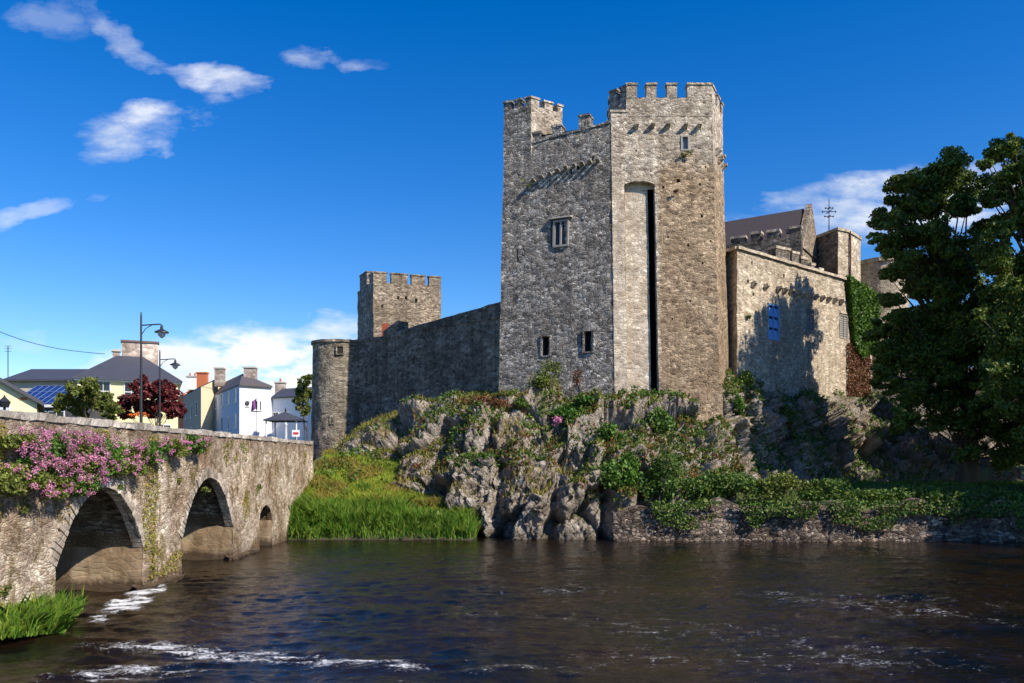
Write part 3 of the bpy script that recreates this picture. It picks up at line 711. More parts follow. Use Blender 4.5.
face.build('spandrel_wall', S_bridge, bridge, amp=.07, sc=2.6)
pass
# inner sides and top of the parapets, deck
p = MB()
for x0, x1 in ((BX - .42, BX), (BXW, BXW + .42)):
    p.panel((x1 if x0 < -14 else x0, 2, 4.15), (x1 if x0 < -14 else x0, 46.2, 4.15), (x1 if x0 < -14 else x0, 46.2, TOPZ), (x1 if x0 < -14 else x0, 2, TOPZ), res=.4)
p.panel((BXW, 46.2, -1), (BXW + .42, 46.2, -1), (BXW + .42, 46.2, TOPZ), (BXW, 46.2, TOPZ), res=.4)
p.build('parapet_inner_face', S_bridge, bridge)
for x0 in (BX - .5, BXW - .08):
    c = MB()
    y = 2.0
    while y < 46.2:
        ln = rnd.uniform(.7, 1.2); y1 = min(46.2, y + ln)
        dz = rnd.uniform(-.015, .02); dx = rnd.uniform(-.02, .02)
        c.box((x0 + .035 + dx, y + .004, TOPZ - .02), (x0 + .545 + dx, y1 - .004, TOPZ + .15 + dz * 2), res=.15)
        y = y1
    c.build('coping', S_cope, bridge, amp=.05, sc=4)
# voussoirs
for (a, b) in ARCH[:2]:
    v = MB(); mid = (a + b) / 2; ys = np.linspace(a, b, 240); zs = np.array([soffit(min(max(y, a + 1e-3), b - 1e-3)) for y in ys])
    L_ = np.concatenate([[0], np.cumsum(np.hypot(np.diff(ys), np.diff(zs)))]); nst = int(L_[-1] / .17)
    for k in range(nst):
        q = []
        for s in (k / nst + .0022, (k + 1) / nst - .0022):
            d = s * L_[-1]; y = np.interp(d, L_, ys); z = np.interp(d, L_, zs)
            y2 = np.interp(min(d + .05, L_[-1]), L_, ys); z2 = np.interp(min(d + .05, L_[-1]), L_, zs); y1 = np.interp(max(d - .05, 0), L_, ys); z1 = np.interp(max(d - .05, 0), L_, zs)
            t = np.array([y2 - y1, z2 - z1]); t /= np.linalg.norm(t); nrm = np.array([-t[1], t[0]])
            q.append((np.array([y, z]), nrm))
        th = rnd.uniform(.24, .42); pr = BX + .05 + rnd.uniform(-.015, .02)
        (p0, n0), (p1, n1) = q
        A = [p0 - n0 * .01, p1 - n1 * .01, p1 + n1 * th, p0 + n0 * th]
        lo = [(BX - .3, r[0], r[1]) for r in A]; hi = [(pr, r[0], r[1]) for r in A]
        v.add(lo + hi, [(4, 5, 6, 7), (1, 0, 3, 2), (0, 1, 5, 4), (1, 2, 6, 5), (2, 3, 7, 6), (3, 0, 4, 7)])
    v.build('arch_ring', S_vous, bridge, amp=.012, sc=3)
for (a, b) in ((24.75, 28.0), (32.7, 36.3)):
    c = MB()
    G = []
    pts = [(BX - .1, a), (BX + .16, a + .25), (BX + .2, (a + b) / 2), (BX + .16, b - .3), (BX - .1, b)]
    px_ = np.interp(np.linspace(0, 4, 40), range(5), [q[0] for q in pts]); py_ = np.interp(np.linspace(0, 4, 40), range(5), [q[1] for q in pts])
    for i in range(40): G.append([(px_[i], py_[i], -.6), (px_[i], py_[i], .0), (px_[i], py_[i], .09), (px_[i] - .1, py_[i], .14), (BX - .25, py_[i], .2)])
    c.grid(np.array(G)); c.build('pier_footing', S_barrel, bridge, amp=.05, sc=3)
# road on the bridge and into the town
M_road = plain('road_asphalt', (.06, .06, .062), .9, var=.2, sc=5, bump=.3)
M_pave = plain('pavement_concrete', (.26, .25, .23), .9, var=.15, sc=4)
m = MB(); m.panel((BXW + .3, 0, 4.2), (BX - .3, 0, 4.2), (BX - .3, 48, 4.2), (BXW + .3, 48, 4.2), res=2)
m.add([(BXW + .3, 48, 4.2), (BX - .3, 48, 4.2), (-16, 70, 4.22), (-24, 120, 4.24), (-40, 120, 4.24), (-27, 70, 4.22)], [(0, 1, 2, 3, 4, 5)])
tag(m.build('road', M_road), kind='structure')
m = MB(); m.box((BXW + .42, 1, 4.21), (BXW + 1.5, 46.2, 4.33)); tag(m.build('pavement', M_pave), kind='structure')

# ================================================================ castle
def hexw(c0, c1, z0, z1, th, bat=0.0):
    pass
def wall_block(mb, p, q, z0, z1, th, res=.3):
    """upright slab from p to q (outer line), th thick to the left of p->q"""
    p = np.array(p, float); q = np.array(q, float); d = (q - p) / np.linalg.norm(q - p); n = np.array([-d[1], d[0]]) * th
    za, zb = (z1 if hasattr(z1, '__len__') else (z1, z1))
    c = [(*p, z0), (*q, z0), (*(q + n), z0), (*(p + n), z0), (*p, za), (*q, zb), (*(q + n), zb), (*(p + n), za)]
    mb.hexa(c, res=res)
def merlon(parent, p, q, z0, z1, th, m_, cap=.12, name='merlon', capm=None):
    mb = MB(); wall_block(mb, p, q, z0 - .03, z1 - cap, th, res=.25); k_ = len(mb.m)
    p = np.array(p, float); q = np.array(q, float); d = (q - p) / np.linalg.norm(q - p); n = np.array([-d[1], d[0]])
    wall_block(mb, p - d * .05 - n * .06, q + d * .05 - n * .06, z1 - cap, z1, th + .12, res=.25)
    if capm: mb.m = mb.m[:k_] + [1] * (len(mb.m) - k_)
    return mb.build(name, [m_, capm] if capm else m_, parent, amp=.045, sc=3.5)
def corbel(parent, P, n, w=.22, ln=.42, h=.28, m_=None, name='corbel'):
    """stone bracket sticking out of a wall at P, n = outward direction"""
    n = np.array([n[0], n[1]]) / np.hypot(n[0], n[1]); t = np.array([-n[1], n[0]])
    mb = MB(); c = []
    for (zz_, l0, l1) in ((-h, -.3, .05 * ln), (0, -.3, ln)):
        for s_, l_ in ((-1, l1), (1, l1), (1, l0), (-1, l0)):
            xy = P[:2] + t * s_ * w / 2 * (-1) + n * l_; c.append((xy[0], xy[1], P[2] + zz_))
    b_ = [c[0], c[1], c[2], c[3], c[4], c[5], c[6], c[7]]
    mb.add(b_, [(0, 1, 5, 4), (1, 2, 6, 5), (2, 3, 7, 6), (3, 0, 4, 7), (4, 5, 6, 7), (3, 2, 1, 0)])
    lo = P[:2] + n * ln * .1
    mb.hexa([tuple(P[:2] + t * a * w / 2 + n * b) + (P[2] + z,) for z, e in ((-.0, 0), (h * .45, 0)) for a, b in ((1, ln * 1.05), (-1, ln * 1.05), (-1, -.3), (1, -.3))])
    return mb.build(name, m_, parent, amp=.03, sc=5)
def ray_plane(px, py, a, b):
    """point of the upright plane through a, b seen at a photo position"""
    a = np.asarray(a, float)[:2]; b = np.asarray(b, float)[:2]; d = b - a; n = np.array([d[1], -d[0]])
    r = np.array([(px - 512) / F, 1.0]); Y = np.dot(a, n) / np.dot(r, n)
    return np.array([r[0] * Y, Y, CZ + (HY - py) / F * Y])

M_glass = plain('dark_window_glass', (.02, .025, .03), .12, var=.1)
M_wfr = plain('grey_stone_frame', (.30, .28, .25), .8, bump=.4, var=.2, sc=6)
M_dark = plain('dark_interior', (.015, .013, .012), .9)
M_lead = plain('dark_lead_slate', (.05, .05, .055), .6, var=.25, sc=4)

keep = thing('castle_keep', (6, 53, 4), 'tall square keep with battlements, a long arched recess and drip stones', 'castle tower')
# footprint bottom -> top, counter clockwise from the far left corner
KB = [(-0.92, 51.0), (6.18, 47.9), (12.52, 47.9), (13.95, 51.0), (12.8, 60.0), (1.2, 61.5)]
KT = [(-0.52, 51.8), (6.10, 49.3), (12.32, 49.3), (13.72, 52.1), (12.4, 60.0), (1.5, 61.0)]
KZ0, KZ1 = 5.2, 25.35
def c3(p, z): return (p[0], p[1], z)
# left (shaded) face: top drops towards the left turret
la, lb, lc, ld = c3(KB[0], KZ0), c3(KB[1], KZ0), c3(KT[1], KZ1 - .5), c3(KT[0], KZ1 - .75)
hl = [hole(la, lb, ld, 553, 568, 219, 247, .35), hole(la, lb, ld, 541.5, 550, 336, 356, .6), hole(la, lb, ld, 583.5, 593.5, 330.5, 352, .6), hole(la, lb, ld, 517, 519, 249, 262, .6)]
holesd = [hole(la, lb, ld, x, x + 2.6, y, y + 5, .5) for x, y in ((581, 165.5), (587.5, 161), (598, 156.5), (574.5, 170))]
m = MB(); m.panel(la, lb, lc, ld, hl + holesd, res=.22, m=0, mrev=1, back=2)
# front face with recess
fa, fb, fc, fd = c3(KB[1], KZ0), c3(KB[2], KZ0), c3(KT[2], KZ1), c3(KT[1], KZ1)
hr = hole(fa, fb, fd, 627.5, 655.5, 181, 398, .62)
hr2 = hole(fa, fb, fd, 683.5, 689.5, 137, 149.5, .4)
mf = MB(); hr = hr[:4] + (.42,)
pits = [hole(fa, fb, fd, x, x + w_, y, y + w_ * 1.2, .35) for x, y, w_ in ((663, 186, 2.2), (678, 179, 3), (700, 183, 2), (702, 215, 2.2), (668, 236, 1.8), (688, 244, 2), (703, 262, 1.8), (690, 300, 1.6), (672, 318, 1.6), (706, 166, 1.8), (618, 192, 2), (636, 150, 1.6), (711, 240, 1.8))]
mf.panel(fa, fb, fc, fd, [hr, hr2] + pits, res=.22, m=0, mrev=0, back=None)
# rest of the shell
for i in (2, 3, 4, 5):
    j = (i + 1) % 6
    mf.panel(c3(KB[i], KZ0), c3(KB[j], KZ0), c3(KT[j], KZ1 - (.0 if i < 4 else .5)), c3(KT[i], KZ1 - (.0 if i < 5 else .5)), res=.4)
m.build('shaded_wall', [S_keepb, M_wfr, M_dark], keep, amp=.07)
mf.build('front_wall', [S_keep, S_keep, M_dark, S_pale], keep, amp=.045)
m = MB(); m.add([c3(p, KZ1 - .55) for p in KT], [tuple(range(6))]); m.build('roof', M_lead, keep)
# pointed-pale strip left of the recess, as facing stones set proud
W_ = np.linalg.norm(np.array(fb) - np.array(fa))
fA = np.array(fa); fB = np.array(fb); fD = np.array(fd); fC = np.array(fc)
def fP(u, v):
    uu = u / W_; vv = v / np.linalg.norm(fD - fA); return fA * (1 - uu) * (1 - vv) + fB * uu * (1 - vv) + fC * uu * vv + fD * (1 - uu) * vv
fn = np.cross(fB - fA, fD - fA); fn /= np.linalg.norm(fn)
m = MB(); us_ = np.linspace(.0, hr[0] - .0, 6); vs_ = np.linspace(0, hr[3] + .3, 60)
m.grid(np.array([[fP(u, v) + fn * (.02) for v in vs_] for u in us_]))
m.build('pale_quoin_strip', S_pale, keep, amp=.045)
m = MB(); q_ = [fP(u, v) - fn * .42 for u, v in ((hr[0], hr[2]), (hr[1], hr[2]), (hr[1], hr[3]), (hr[0], hr[3]))]
Wq = hr[1] - hr[0]; m.panel(*q_, holes=[(Wq - .40, Wq - .02, .02, (hr[3] - hr[2]) - .35, 1.5)], res=.25, m=0, mrev=1, back=1)  # black slot added along the right jamb to deepen its shadow
m.build('recess_back', [S_pale, M_dark], keep, amp=.03)
w_ = MB(); w_.add([fP(hr2[0], hr2[2]) - fn * .38, fP(hr2[1], hr2[2]) - fn * .38, fP(hr2[1], hr2[3]) - fn * .38, fP(hr2[0], hr2[3]) - fn * .38], [(0, 1, 2, 3)]); w_.build('window_back', M_dark, keep)
# arched head of the recess
u0, u1, v0, v1, dp = hr; uc = (u0 + u1) / 2; rr = (u1 - u0) / 2
m = MB()
for side in (0, 1):
    cor = fP(u0 if side == 0 else u1, v1)
    arc = []
    for k in range(11):
        a = PI - k / 10 * PI / 2 if side == 0 else k / 10 * PI / 2
        arc.append((uc + rr * math.cos(a), v1 - .30 + .30 * math.sin(a)))
    fr = [fP(*q) for q in arc] ; bk = [x - fn * dp for x in fr]
    n0 = len(fr); V_ = [cor] + fr + [cor - fn * dp] + bk
    fs = []
    for k in range(n0 - 1):
        fs.append((0, 1 + k, 2 + k) if side == 1 else (0, 2 + k, 1 + k))
        fs.append((1 + k, n0 + 2 + k, n0 + 3 + k, 2 + k))
    m.add(V_, fs)
m.build('recess_arch', S_keep, keep)
# main windows
def window_two_light(h, P0, P1, P3, parent):
    a, b, d = [np.asarray(x, float) for x in (P0, P1, P3)]
    U_ = (b - a) / np.linalg.norm(b - a); V_ = (d - a) / np.linalg.norm(d - a); n = np.cross(U_, V_)
    q = lambda u, v, e: a + U_ * u + V_ * v - n * e
    fr = MB(); u0, u1, v0, v1 = h[:4]; w = .11
    for (x0, x1, y0, y1) in ((u0 - .04, u0 + w, v0, v1), (u1 - w * .6, u1 + .04, v0, v1), ((u0 + u1) / 2 - w / 2, (u0 + u1) / 2 + w / 2, v0, v1), (u0, u1, v1 - .1, v1 + .02), (u0, u1, v0 - .03, v0 + .1)):
        fr.hexa([q(x0, y0, .0), q(x1, y0, .0), q(x1, y0, .3), q(x0, y0, .3), q(x0, y1, .0), q(x1, y1, .0), q(x1, y1, .3), q(x0, y1, .3)])
    fr.hexa([q(u0 - .2, v1 + .1, -.13), q(u1 + .2, v1 + .1, -.13), q(u1 + .3, v1 + .1, .1), q(u0 - .3, v1 + .1, .1), q(u0 - .2, v1 + .18, -.11), q(u1 + .2, v1 + .18, -.11), q(u1 + .3, v1 + .24, .1), q(u0 - .3, v1 + .24, .1)])
    w_ = fr.build('window', M_wfr, parent, amp=.012, sc=4)
    g_ = MB(); g_.add([q(u0, v0, .2), q(u1, v0, .2), q(u1, v1, .2), q(u0, v1, .2)], [(0, 1, 2, 3)]); g_.build('pane', M_glass, w_)
window_two_light(hl[0], la, lb, ld, keep)
for h in hl[1:3]:
    a, b, d = [np.asarray(x, float) for x in (la, lb, ld)]; U_ = (b - a) / np.linalg.norm(b - a); V_ = (d - a) / np.linalg.norm(d - a); n = np.cross(U_, V_)
    q = lambda u, v, e: a + U_ * u + V_ * v - n * e
    fr = MB(); u0, u1, v0, v1 = h[:4]
    for (x0, x1, y0, y1) in ((u0 - .07, u0 + .02, v0 - .05, v1 + .1), (u1 - .02, u1 + .07, v0 - .05, v1 + .1), (u0, u1, v1, v1 + .1), (u0, u1, v0 - .06, v0)):
        fr.hexa([q(x0, y0, -.03), q(x1, y0, -.03), q(x1, y0, .3), q(x0, y0, .3), q(x0, y1, -.03), q(x1, y1, -.03), q(x1, y1, .3), q(x0, y1, .3)])
    w_ = fr.build('window', S_keepb, keep, amp=.02, sc=4)
fr = MB(); u0, u1, v0, v1 = hr2[:4]
for (x0, x1, y0, y1) in ((u0 - .08, u0 + .03, v0, v1), (u1 - .03, u1 + .08, v0, v1), (u0 - .08, u1 + .08, v1, v1 + .1), (u0 - .1, u1 + .1, v0 - .08, v0)):
    Q_ = lambda u, v, e: fP(u, v) + fn * e
    fr.hexa([Q_(x0, y0, .05), Q_(x1, y0, .05), Q_(x1, y0, -.2), Q_(x0, y0, -.2), Q_(x0, y1, .05), Q_(x1, y1, .05), Q_(x1, y1, -.2), Q_(x0, y1, -.2)])
w_ = fr.build('window', M_wfr, keep, amp=.015, sc=4)
g_ = MB(); g_.add([Q_(u0, v0, -.15), Q_(u1, v0, -.15), Q_(u1, v1, -.15), Q_(u0, v1, -.15)], [(0, 1, 2, 3)]); g_.build('pane', plain('pale_blue_pane', (.16, .20, .25), .3), w_)
# drip stones
nl = np.array([-.37, -.93])
for i, t in enumerate(np.linspace(0, 1, 9)):
    px = 535 + t * 64; py = 182 - t * 20 - 3 * math.sin(PI * t)
    P = ray_plane(px, py, KT[0], KT[1]); corbel(keep, P - np.array([nl[0], nl[1], 0]) * .12, nl, w=.24, ln=.62, h=.12, m_=M_wfr, name='drip_stone')
for px, py in ((636, 127), (652, 126.5), (667.5, 126.5), (685, 127), (698.5, 127)):
    P = ray_plane(px, py, KT[1], KT[2]); corbel(keep, P, (0, -1), w=.24, ln=.42, h=.2, m_=S_keep, name='corbel')
for k in range(4):
    P = np.array([12.75 + .26 * k, 49.9 + .55 * k, 23.4 - .35 * (k % 2)]); corbel(keep, P, (.9, -.45), w=.3, ln=.32, h=.3, m_=S_keep, name='corbel')
# battlements of the left wall
dl = (np.array(KT[1]) - np.array(KT[0])); 
def onl(px): return ray_plane(px, 200, KT[0], KT[1])[:2]
for x0, x1, zt, zb in ((532, 541, 25.05, 24.0), (552, 561.5, 25.3, 24.2), (579, 589.5, 25.7, 24.5)):
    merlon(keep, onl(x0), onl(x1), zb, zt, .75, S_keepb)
# sloping wall head between merlons
m = MB()
p0, p1 = onl(528), onl(610.5)
wall_block(m, p0, p1, 23.6, (24.35, 24.95), .8, res=.3); 
d = (p1 - p0) / np.linalg.norm(p1 - p0); n = np.array([-d[1], d[0]])
m.hexa([(*(p0 - n * .07), 24.3), (*(p1 - n * .07), 24.9), (*(p1 + n * .9), 24.9), (*(p0 + n * .9), 24.3), (*(p0 - n * .07), 24.42), (*(p1 - n * .07), 25.02), (*(p1 + n * .9), 25.02), (*(p0 + n * .9), 24.42)], res=.4)
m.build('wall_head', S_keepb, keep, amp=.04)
p0 = np.array(KT[1]); m = MB(); wall_block(m, p0, p0 + (1.05, 0), 24.8, 25.6, .9); wall_block(m, p0 + (-.06, -.06), p0 + (1.05, -.06), 25.55, 25.68, 1.0); m.build('corner_block', S_pale, keep, amp=.035)
# left turret
TLp = [(-0.54, 51.85), (1.22, 51.05), (3.3, 52.35), (2.3, 54.2), (0.2, 54.3)]
def turret(parent, poly, z0, zfl, mlist, name='turret', res=.3, smats=None):
    m = MB(); k = len(poly)
    for i in range(k):
        a, b = poly[i], poly[(i + 1) % k]
        m.panel(c3(a, z0), c3(b, z0), c3(b, zfl), c3(a, zfl), res=res, m=(smats[i] if smats else 0))
        # inner face of the parapet and its top
        a_, b_ = np.array(a), np.array(b)
    cen = np.mean(poly, 0); inn = [np.array(p) + (cen - np.array(p)) / np.linalg.norm(cen - np.array(p)) * .65 for p in poly]
    for i in range(k):
        j = (i + 1) % k
        m.add([c3(poly[i], zfl), c3(poly[j], zfl), c3(inn[j], zfl), c3(inn[i], zfl)], [(0, 1, 2, 3)])
        m.add([c3(inn[i], zfl), c3(inn[j], zfl), c3(inn[j], zfl - 1), c3(inn[i], zfl - 1)], [(0, 1, 2, 3)])
    m.add([c3(p, zfl - 1) for p in inn], [tuple(range(k))])
    return m.build(name, mlist, parent, amp=.05)
tur = turret(keep, TLp, 23.0, 26.8, [S_keep, S_keepb], smats=[1, 0, 0, 0, 0])
def edge_merlons(parent, a, b, spans, z0, z1, th, m_):
    a = np.array(a, float); b = np.array(b, float)
    for s0, s1 in spans: merlon(parent, a + (b - a) * s0, a + (b - a) * s1, z0, z1, th, m_)
edge_merlons(tur, TLp[0], TLp[1], ((0, .28), (.40, .66), (.80, 1)), 26.8, 27.35, .45, S_keepb)
edge_merlons(tur, TLp[1], TLp[2], ((.0, .26), (.42, .68), (.84, 1)), 26.8, 27.35, .45, S_keep)
edge_merlons(tur, TLp[2], TLp[3], ((.2, .5), (.7, 1)), 26.8, 27.35, .45, S_keep)
edge_merlons(tur, TLp[3], TLp[4], ((.2, .5), (.7, 1)), 26.8, 27.35, .45, S_keep)
# right turret
TRp = [(6.14, 50.15), (7.04, 49.28), (12.32, 49.28), (13.72, 52.1), (13.2, 56), (6.6, 56)]
tur = turret(keep, TRp, 25.3, 26.45, [S_keep, S_keepb], smats=[1, 0, 0, 0, 0, 0])
edge_merlons(tur, TRp[0], TRp[1], ((-.05, .4), (.62, 1)), 26.45, 27.25, .5, S_keepb)
fx = lambda px: ray_plane(px, 100, TRp[1], TRp[2])[:2]
for x0, x1 in ((626.5, 637), (646.5, 656.5), (667, 677), (687.5, 712)):
    merlon(tur, fx(x0), fx(x1), 26.45, 27.35, .5, S_keep)
edge_merlons(tur, TRp[2], TRp[3], ((0.02, .30), (.45, .70), (.85, 1)), 26.45, 27.3, .5, S_keep)
edge_merlons(tur, TRp[3], TRp[4], ((0.1, .35), (.55, .85)), 26.45, 27.3, .5, S_keep)
edge_merlons(tur, TRp[5], TRp[0], ((0.1, .25), (.4, .55), (.7, .85)), 26.45, 27.3, .5, S_keepb)
# battered foot on the rock, bottom right of the front
m = MB(); m.hexa([(9.3, 46.6, 5.2), (12.3, 46.4, 5.2), (12.75, 48.5, 5.2), (9.3, 48.5, 5.2), (9.9, 47.75, 8.2), (12.5, 47.7, 8.7), (12.6, 48.5, 8.7), (9.9, 48.5, 8.2)], res=.3)
m.build('battered_foot', S_keep, keep, amp=.12, sc=1.6)
m = MB(); m.hexa([(5.95, 47.2, 6.2), (7.7, 47.2, 6.2), (7.7, 48.5, 6.2), (5.95, 48.5, 6.2), (6.0, 47.55, 7.45), (7.6, 47.6, 7.5), (7.6, 48.5, 7.5), (6.0, 48.5, 7.45)], res=.3)
m.build('white_footing', plain('whitened_stone', (.62, .60, .56), .85, bump=.6, var=.25), keep, amp=.08, sc=2)

# west curtain wall
wc = thing('curtain_wall', (-6, 58, 4), 'dark shaded curtain wall running from the round tower up to the keep', 'castle wall')
line = [(-12.15, 61.2), (-8.9, 58.9), (-8.1, 58.0), (-0.55, 51.4)]
m = MB()
tops = [13.25, 13.25, 13.45, 14.25]
for i in range(3):
    a, b = line[i], line[i + 1]
    m.panel(c3(a, 2.5), c3(b, 2.5), c3(b, tops[i + 1]), c3(a, tops[i]), res=.35)
    d = np.array(b) - np.array(a); d /= np.linalg.norm(d); n = np.array([-d[1], d[0]])
    wall_block(m, np.array(a) - n * .06, np.array(b) - n * .06, min(tops[i], tops[i + 1]) - .15, (tops[i] + .08, tops[i + 1] + .08), 1.3, res=.4)
    m.panel(c3(np.array(b) + n * 1.2, 2.5), c3(np.array(a) + n * 1.2, 2.5), c3(np.array(a) + n * 1.2, tops[i]), c3(np.array(b) + n * 1.2, tops[i + 1]), res=.8)
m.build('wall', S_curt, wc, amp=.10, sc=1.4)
m = MB(); a = ray_plane(383, 330, line[0], line[1])[:2]; b = ray_plane(398, 330, line[1], line[2])[:2]
wall_block(m, a, b, 13.2, (13.7, 14.3), 1.0); m.build('stair_parapet', S_curt, wc, amp=.05)

# round tower at the water gate
rt = thing('round_tower', (-13.45, 62, 4), 'round rubble tower with a small square window at the end of the bridge', 'castle tower')
m = MB(); cx_, cy_, rad = -13.55, 62.4, 1.95
th0 = np.linspace(0, 2 * PI, 73); zsr = np.linspace(2.5, 13.2, 40)
G = np.array([[(cx_ + (rad + .12 * (13 - z) / 9) * math.cos(a), cy_ + (rad + .12 * (13 - z) / 9) * math.sin(a), z) for z in zsr] for a in th0])
m.grid(G); m.lathe([(rad + .1, 13.1), (rad + .1, 13.3), (0.01, 13.35)], cx_, cy_, 48)
m.build('wall', S_round, rt, amp=.07)
def small_open(parent, P, w, h, ang=0, m_=M_dark):
    mb = MB(); t = np.array([math.cos(ang), math.sin(ang), 0]); n = np.array([t[1], -t[0], 0])
    mb.hexa([P + t * a * w / 2 + n * b + np.array([0, 0, z]) for z in (-h / 2, h / 2) for a, b in ((-1, .06), (1, .06), (1, -.2), (-1, -.2))]); return mb
def framed_opening(parent, P, w, h, ang=0, name='window', fm=None, fw=.09):
    """stone surround standing proud of the wall with a dark opening inside it"""
    t = np.array([math.cos(ang), math.sin(ang), 0]); n = np.array([t[1], -t[0], 0]); mb = MB(); z_ = np.array([0, 0, 1.0])
    for (x0, x1, y0, y1) in ((-w / 2 - fw, -w / 2, -h / 2 - fw, h / 2 + fw), (w / 2, w / 2 + fw, -h / 2 - fw, h / 2 + fw), (-w / 2, w / 2, h / 2, h / 2 + fw), (-w / 2, w / 2, -h / 2 - fw, -h / 2)):
        mb.hexa([P + t * a + n * b + z_ * z for z in (y0, y1) for a, b in ((x0, .10), (x1, .10), (x1, -.15), (x0, -.15))])
    o_ = mb.build(name, fm or M_wfr, parent, amp=.01, sc=4)
    g_ = MB(); g_.hexa([P + t * a + n * b + z_ * z for z in (-h / 2, h / 2) for a, b in ((-w / 2, .02), (w / 2, .02), (w / 2, -.1), (-w / 2, -.1))]); g_.build('opening', M_dark, o_)
    return o_
def on_round(px, py, cx, cy, r):
    rx = (px - 512) / F; A = rx * rx + 1; B = -2 * (rx * cx + cy); C_ = cx * cx + cy * cy - r * r
    Y = (-B - math.sqrt(max(0, B * B - 4 * A * C_))) / (2 * A); P = np.array([rx * Y, Y, CZ + (HY - py) / F * Y]); return P, math.atan2(P[1] - cy, P[0] - cx) + PI / 2
for px, py, w, h in ((340, 350, .42, .52), (332, 420, .14, .42)):
    P, a = on_round(px, py, cx_, cy_, rad + .03); framed_opening(rt, P, w, h, a, fm=S_round, fw=.1)

# square tower behind
st = thing('square_tower', (-11, 78, 4), 'square battlemented rear tower rising behind the shaded curtain wall', 'castle tower')
SP = [(-15.35, 79.5), (-13.0, 75.0), (-6.85, 77.2), (-9.0, 83), (-13.5, 84)]
tz = 20.9
m = MB()
for i in range(5):
    a, b = SP[i], SP[(i + 1) % 5]
    hs = []
    if i == 1:
        hs = [hole(c3(a, 4), c3(b, 4), c3(a, tz), x - w, x + w, y - h_, y + h_, .5) for x, y, w, h_ in ((398, 297.5, 1, 1.6), (406, 298, 1, 1.6), (416, 300.5, 1.2, 1.8), (382, 306, .8, 1.5))]
    m.panel(c3(a, 4), c3(b, 4), c3(b, tz), c3(a, tz), hs, res=.4, m=1 if i == 0 else 0, mrev=0, back=2)  # left face gets the darker stone as painted-in shade
m.add([c3(p, tz - .2) for p in SP], [tuple(range(5))])
m.build('wall', [S_tower, S_keepb, M_dark], st, amp=.08)
edge_merlons(st, SP[1], SP[2], ((0.0, .20), (.26, .5), (.56, .76), (.82, 1)), tz - .05, tz + 1.0, .6, S_tower)
edge_merlons(st, SP[0], SP[1], ((0.15, .60),), tz - .05, tz + 1.45, .6, S_keepb)
edge_merlons(st, SP[0], SP[1], ((0.75, 1),), tz - .05, tz + .9, .6, S_keepb)
edge_merlons(st, SP[2], SP[3], ((0.15, .40), (.6, .9)), tz - .05, tz + .9, .6, S_tower)
P = ray_plane(385, 327, SP[1], SP[2]); m = MB()
m.box((P[0] - .3, P[1] - .08, P[2] - 1.2), (P[0] + .3, P[1] + .1, P[2] + .35)); m.build('door', plain('red_painted_door', (.32, .07, .04), .8), st)

# east curtain wall
EB = [(13.75, 54.2), (14.35, 51.0), (25.4, 60.6), (28.6, 63.6)]
ec = thing('curtain_wall', (20, 56, 8), 'sunlit curtain wall right of the keep with a blue shutter and tree shadow', 'castle wall')
def line_z(px, py, a, b): return ray_plane(px, py, a, b)[2]
z1 = line_z(738, 249, EB[1], EB[2]); z2 = line_z(845, 280, EB[1], EB[2]); z3 = line_z(870, 297, EB[2], EB[3]) 
m = MB(); ea, eb, ec_, ed = c3(EB[1], 6), c3(EB[2], 6), c3(EB[2], z2), c3(EB[1], z1)
hs = [hole(ea, eb, ed, 768, 779, 306, 339, .22), hole(ea, eb, ed, 806, 814, 311, 331, .3), hole(ea, eb, ed, 839.5, 847.5, 316, 338, .3)]
hs += [hole(ea, eb, ed, x, x + 1.6, y, y + 3, .4) for x, y in ((751, 262), (747, 280), (783, 275), (752.5, 293), (793, 296))]
m.panel(ea, eb, ec_, ed, hs, res=.3, mrev=0, back=1)
m.panel(c3(EB[0], 6), c3(EB[1], 6), c3(EB[1], z1), c3(EB[0], z1), res=.4)
m.panel(c3(EB[2], 6), c3(EB[3], 6), c3(EB[3], z3), c3(EB[2], z2), res=.4)
d = np.array(EB[2]) - np.array(EB[1]); d /= np.linalg.norm(d); n = np.array([-d[1], d[0]])
m.panel(c3(np.array(EB[3]) + n * 1.3, 6), c3(np.array(EB[1]) + n * 1.3, 6), c3(np.array(EB[1]) + n * 1.3, z1), c3(np.array(EB[3]) + n * 1.3, z3), res=1)
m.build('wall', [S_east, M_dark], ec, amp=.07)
for i, (a, b, za, zb) in enumerate(((EB[0], EB[1], z1, z1), (EB[1], EB[2], z1, z2), (EB[2], EB[3], z2, z3))):
    m = MB(); a = np.array(a); b = np.array(b); d_ = (b - a) / np.linalg.norm(b - a); n_ = np.array([-d_[1], d_[0]])
    q_ = .45 if i == 0 else 1.4
    c = [(*(a - n_ * .16), za - .02), (*(b - n_ * .16), zb - .02), (*(b + n_ * q_), zb - .02), (*(a + n_ * q_), za - .02), (*(a - n_ * .16), za + .16), (*(b - n_ * .16), zb + .16), (*(b + n_ * q_), zb + .16), (*(a + n_ * q_), za + .16)]
    m.hexa(c, res=.3); m.build('coping', S_pale, ec, amp=.06)
ne = np.array([d[1], -d[0]])
for i, t in enumerate(np.linspace(0, 1, 15)):
    if i in (1, 3): continue
    px = 752 + t * 88; py = 284 + t * 17.5; corbel(ec, ray_plane(px, py, EB[1], EB[2]), ne, w=.26, ln=.34, h=.3, m_=S_east)
M_blue = plain('blue_painted_shutter', (.12, .32, .66), .5, var=.15, sc=8)
M_louv = plain('weathered_grey_louvre', (.24, .22, .20), .8, var=.3, sc=8)
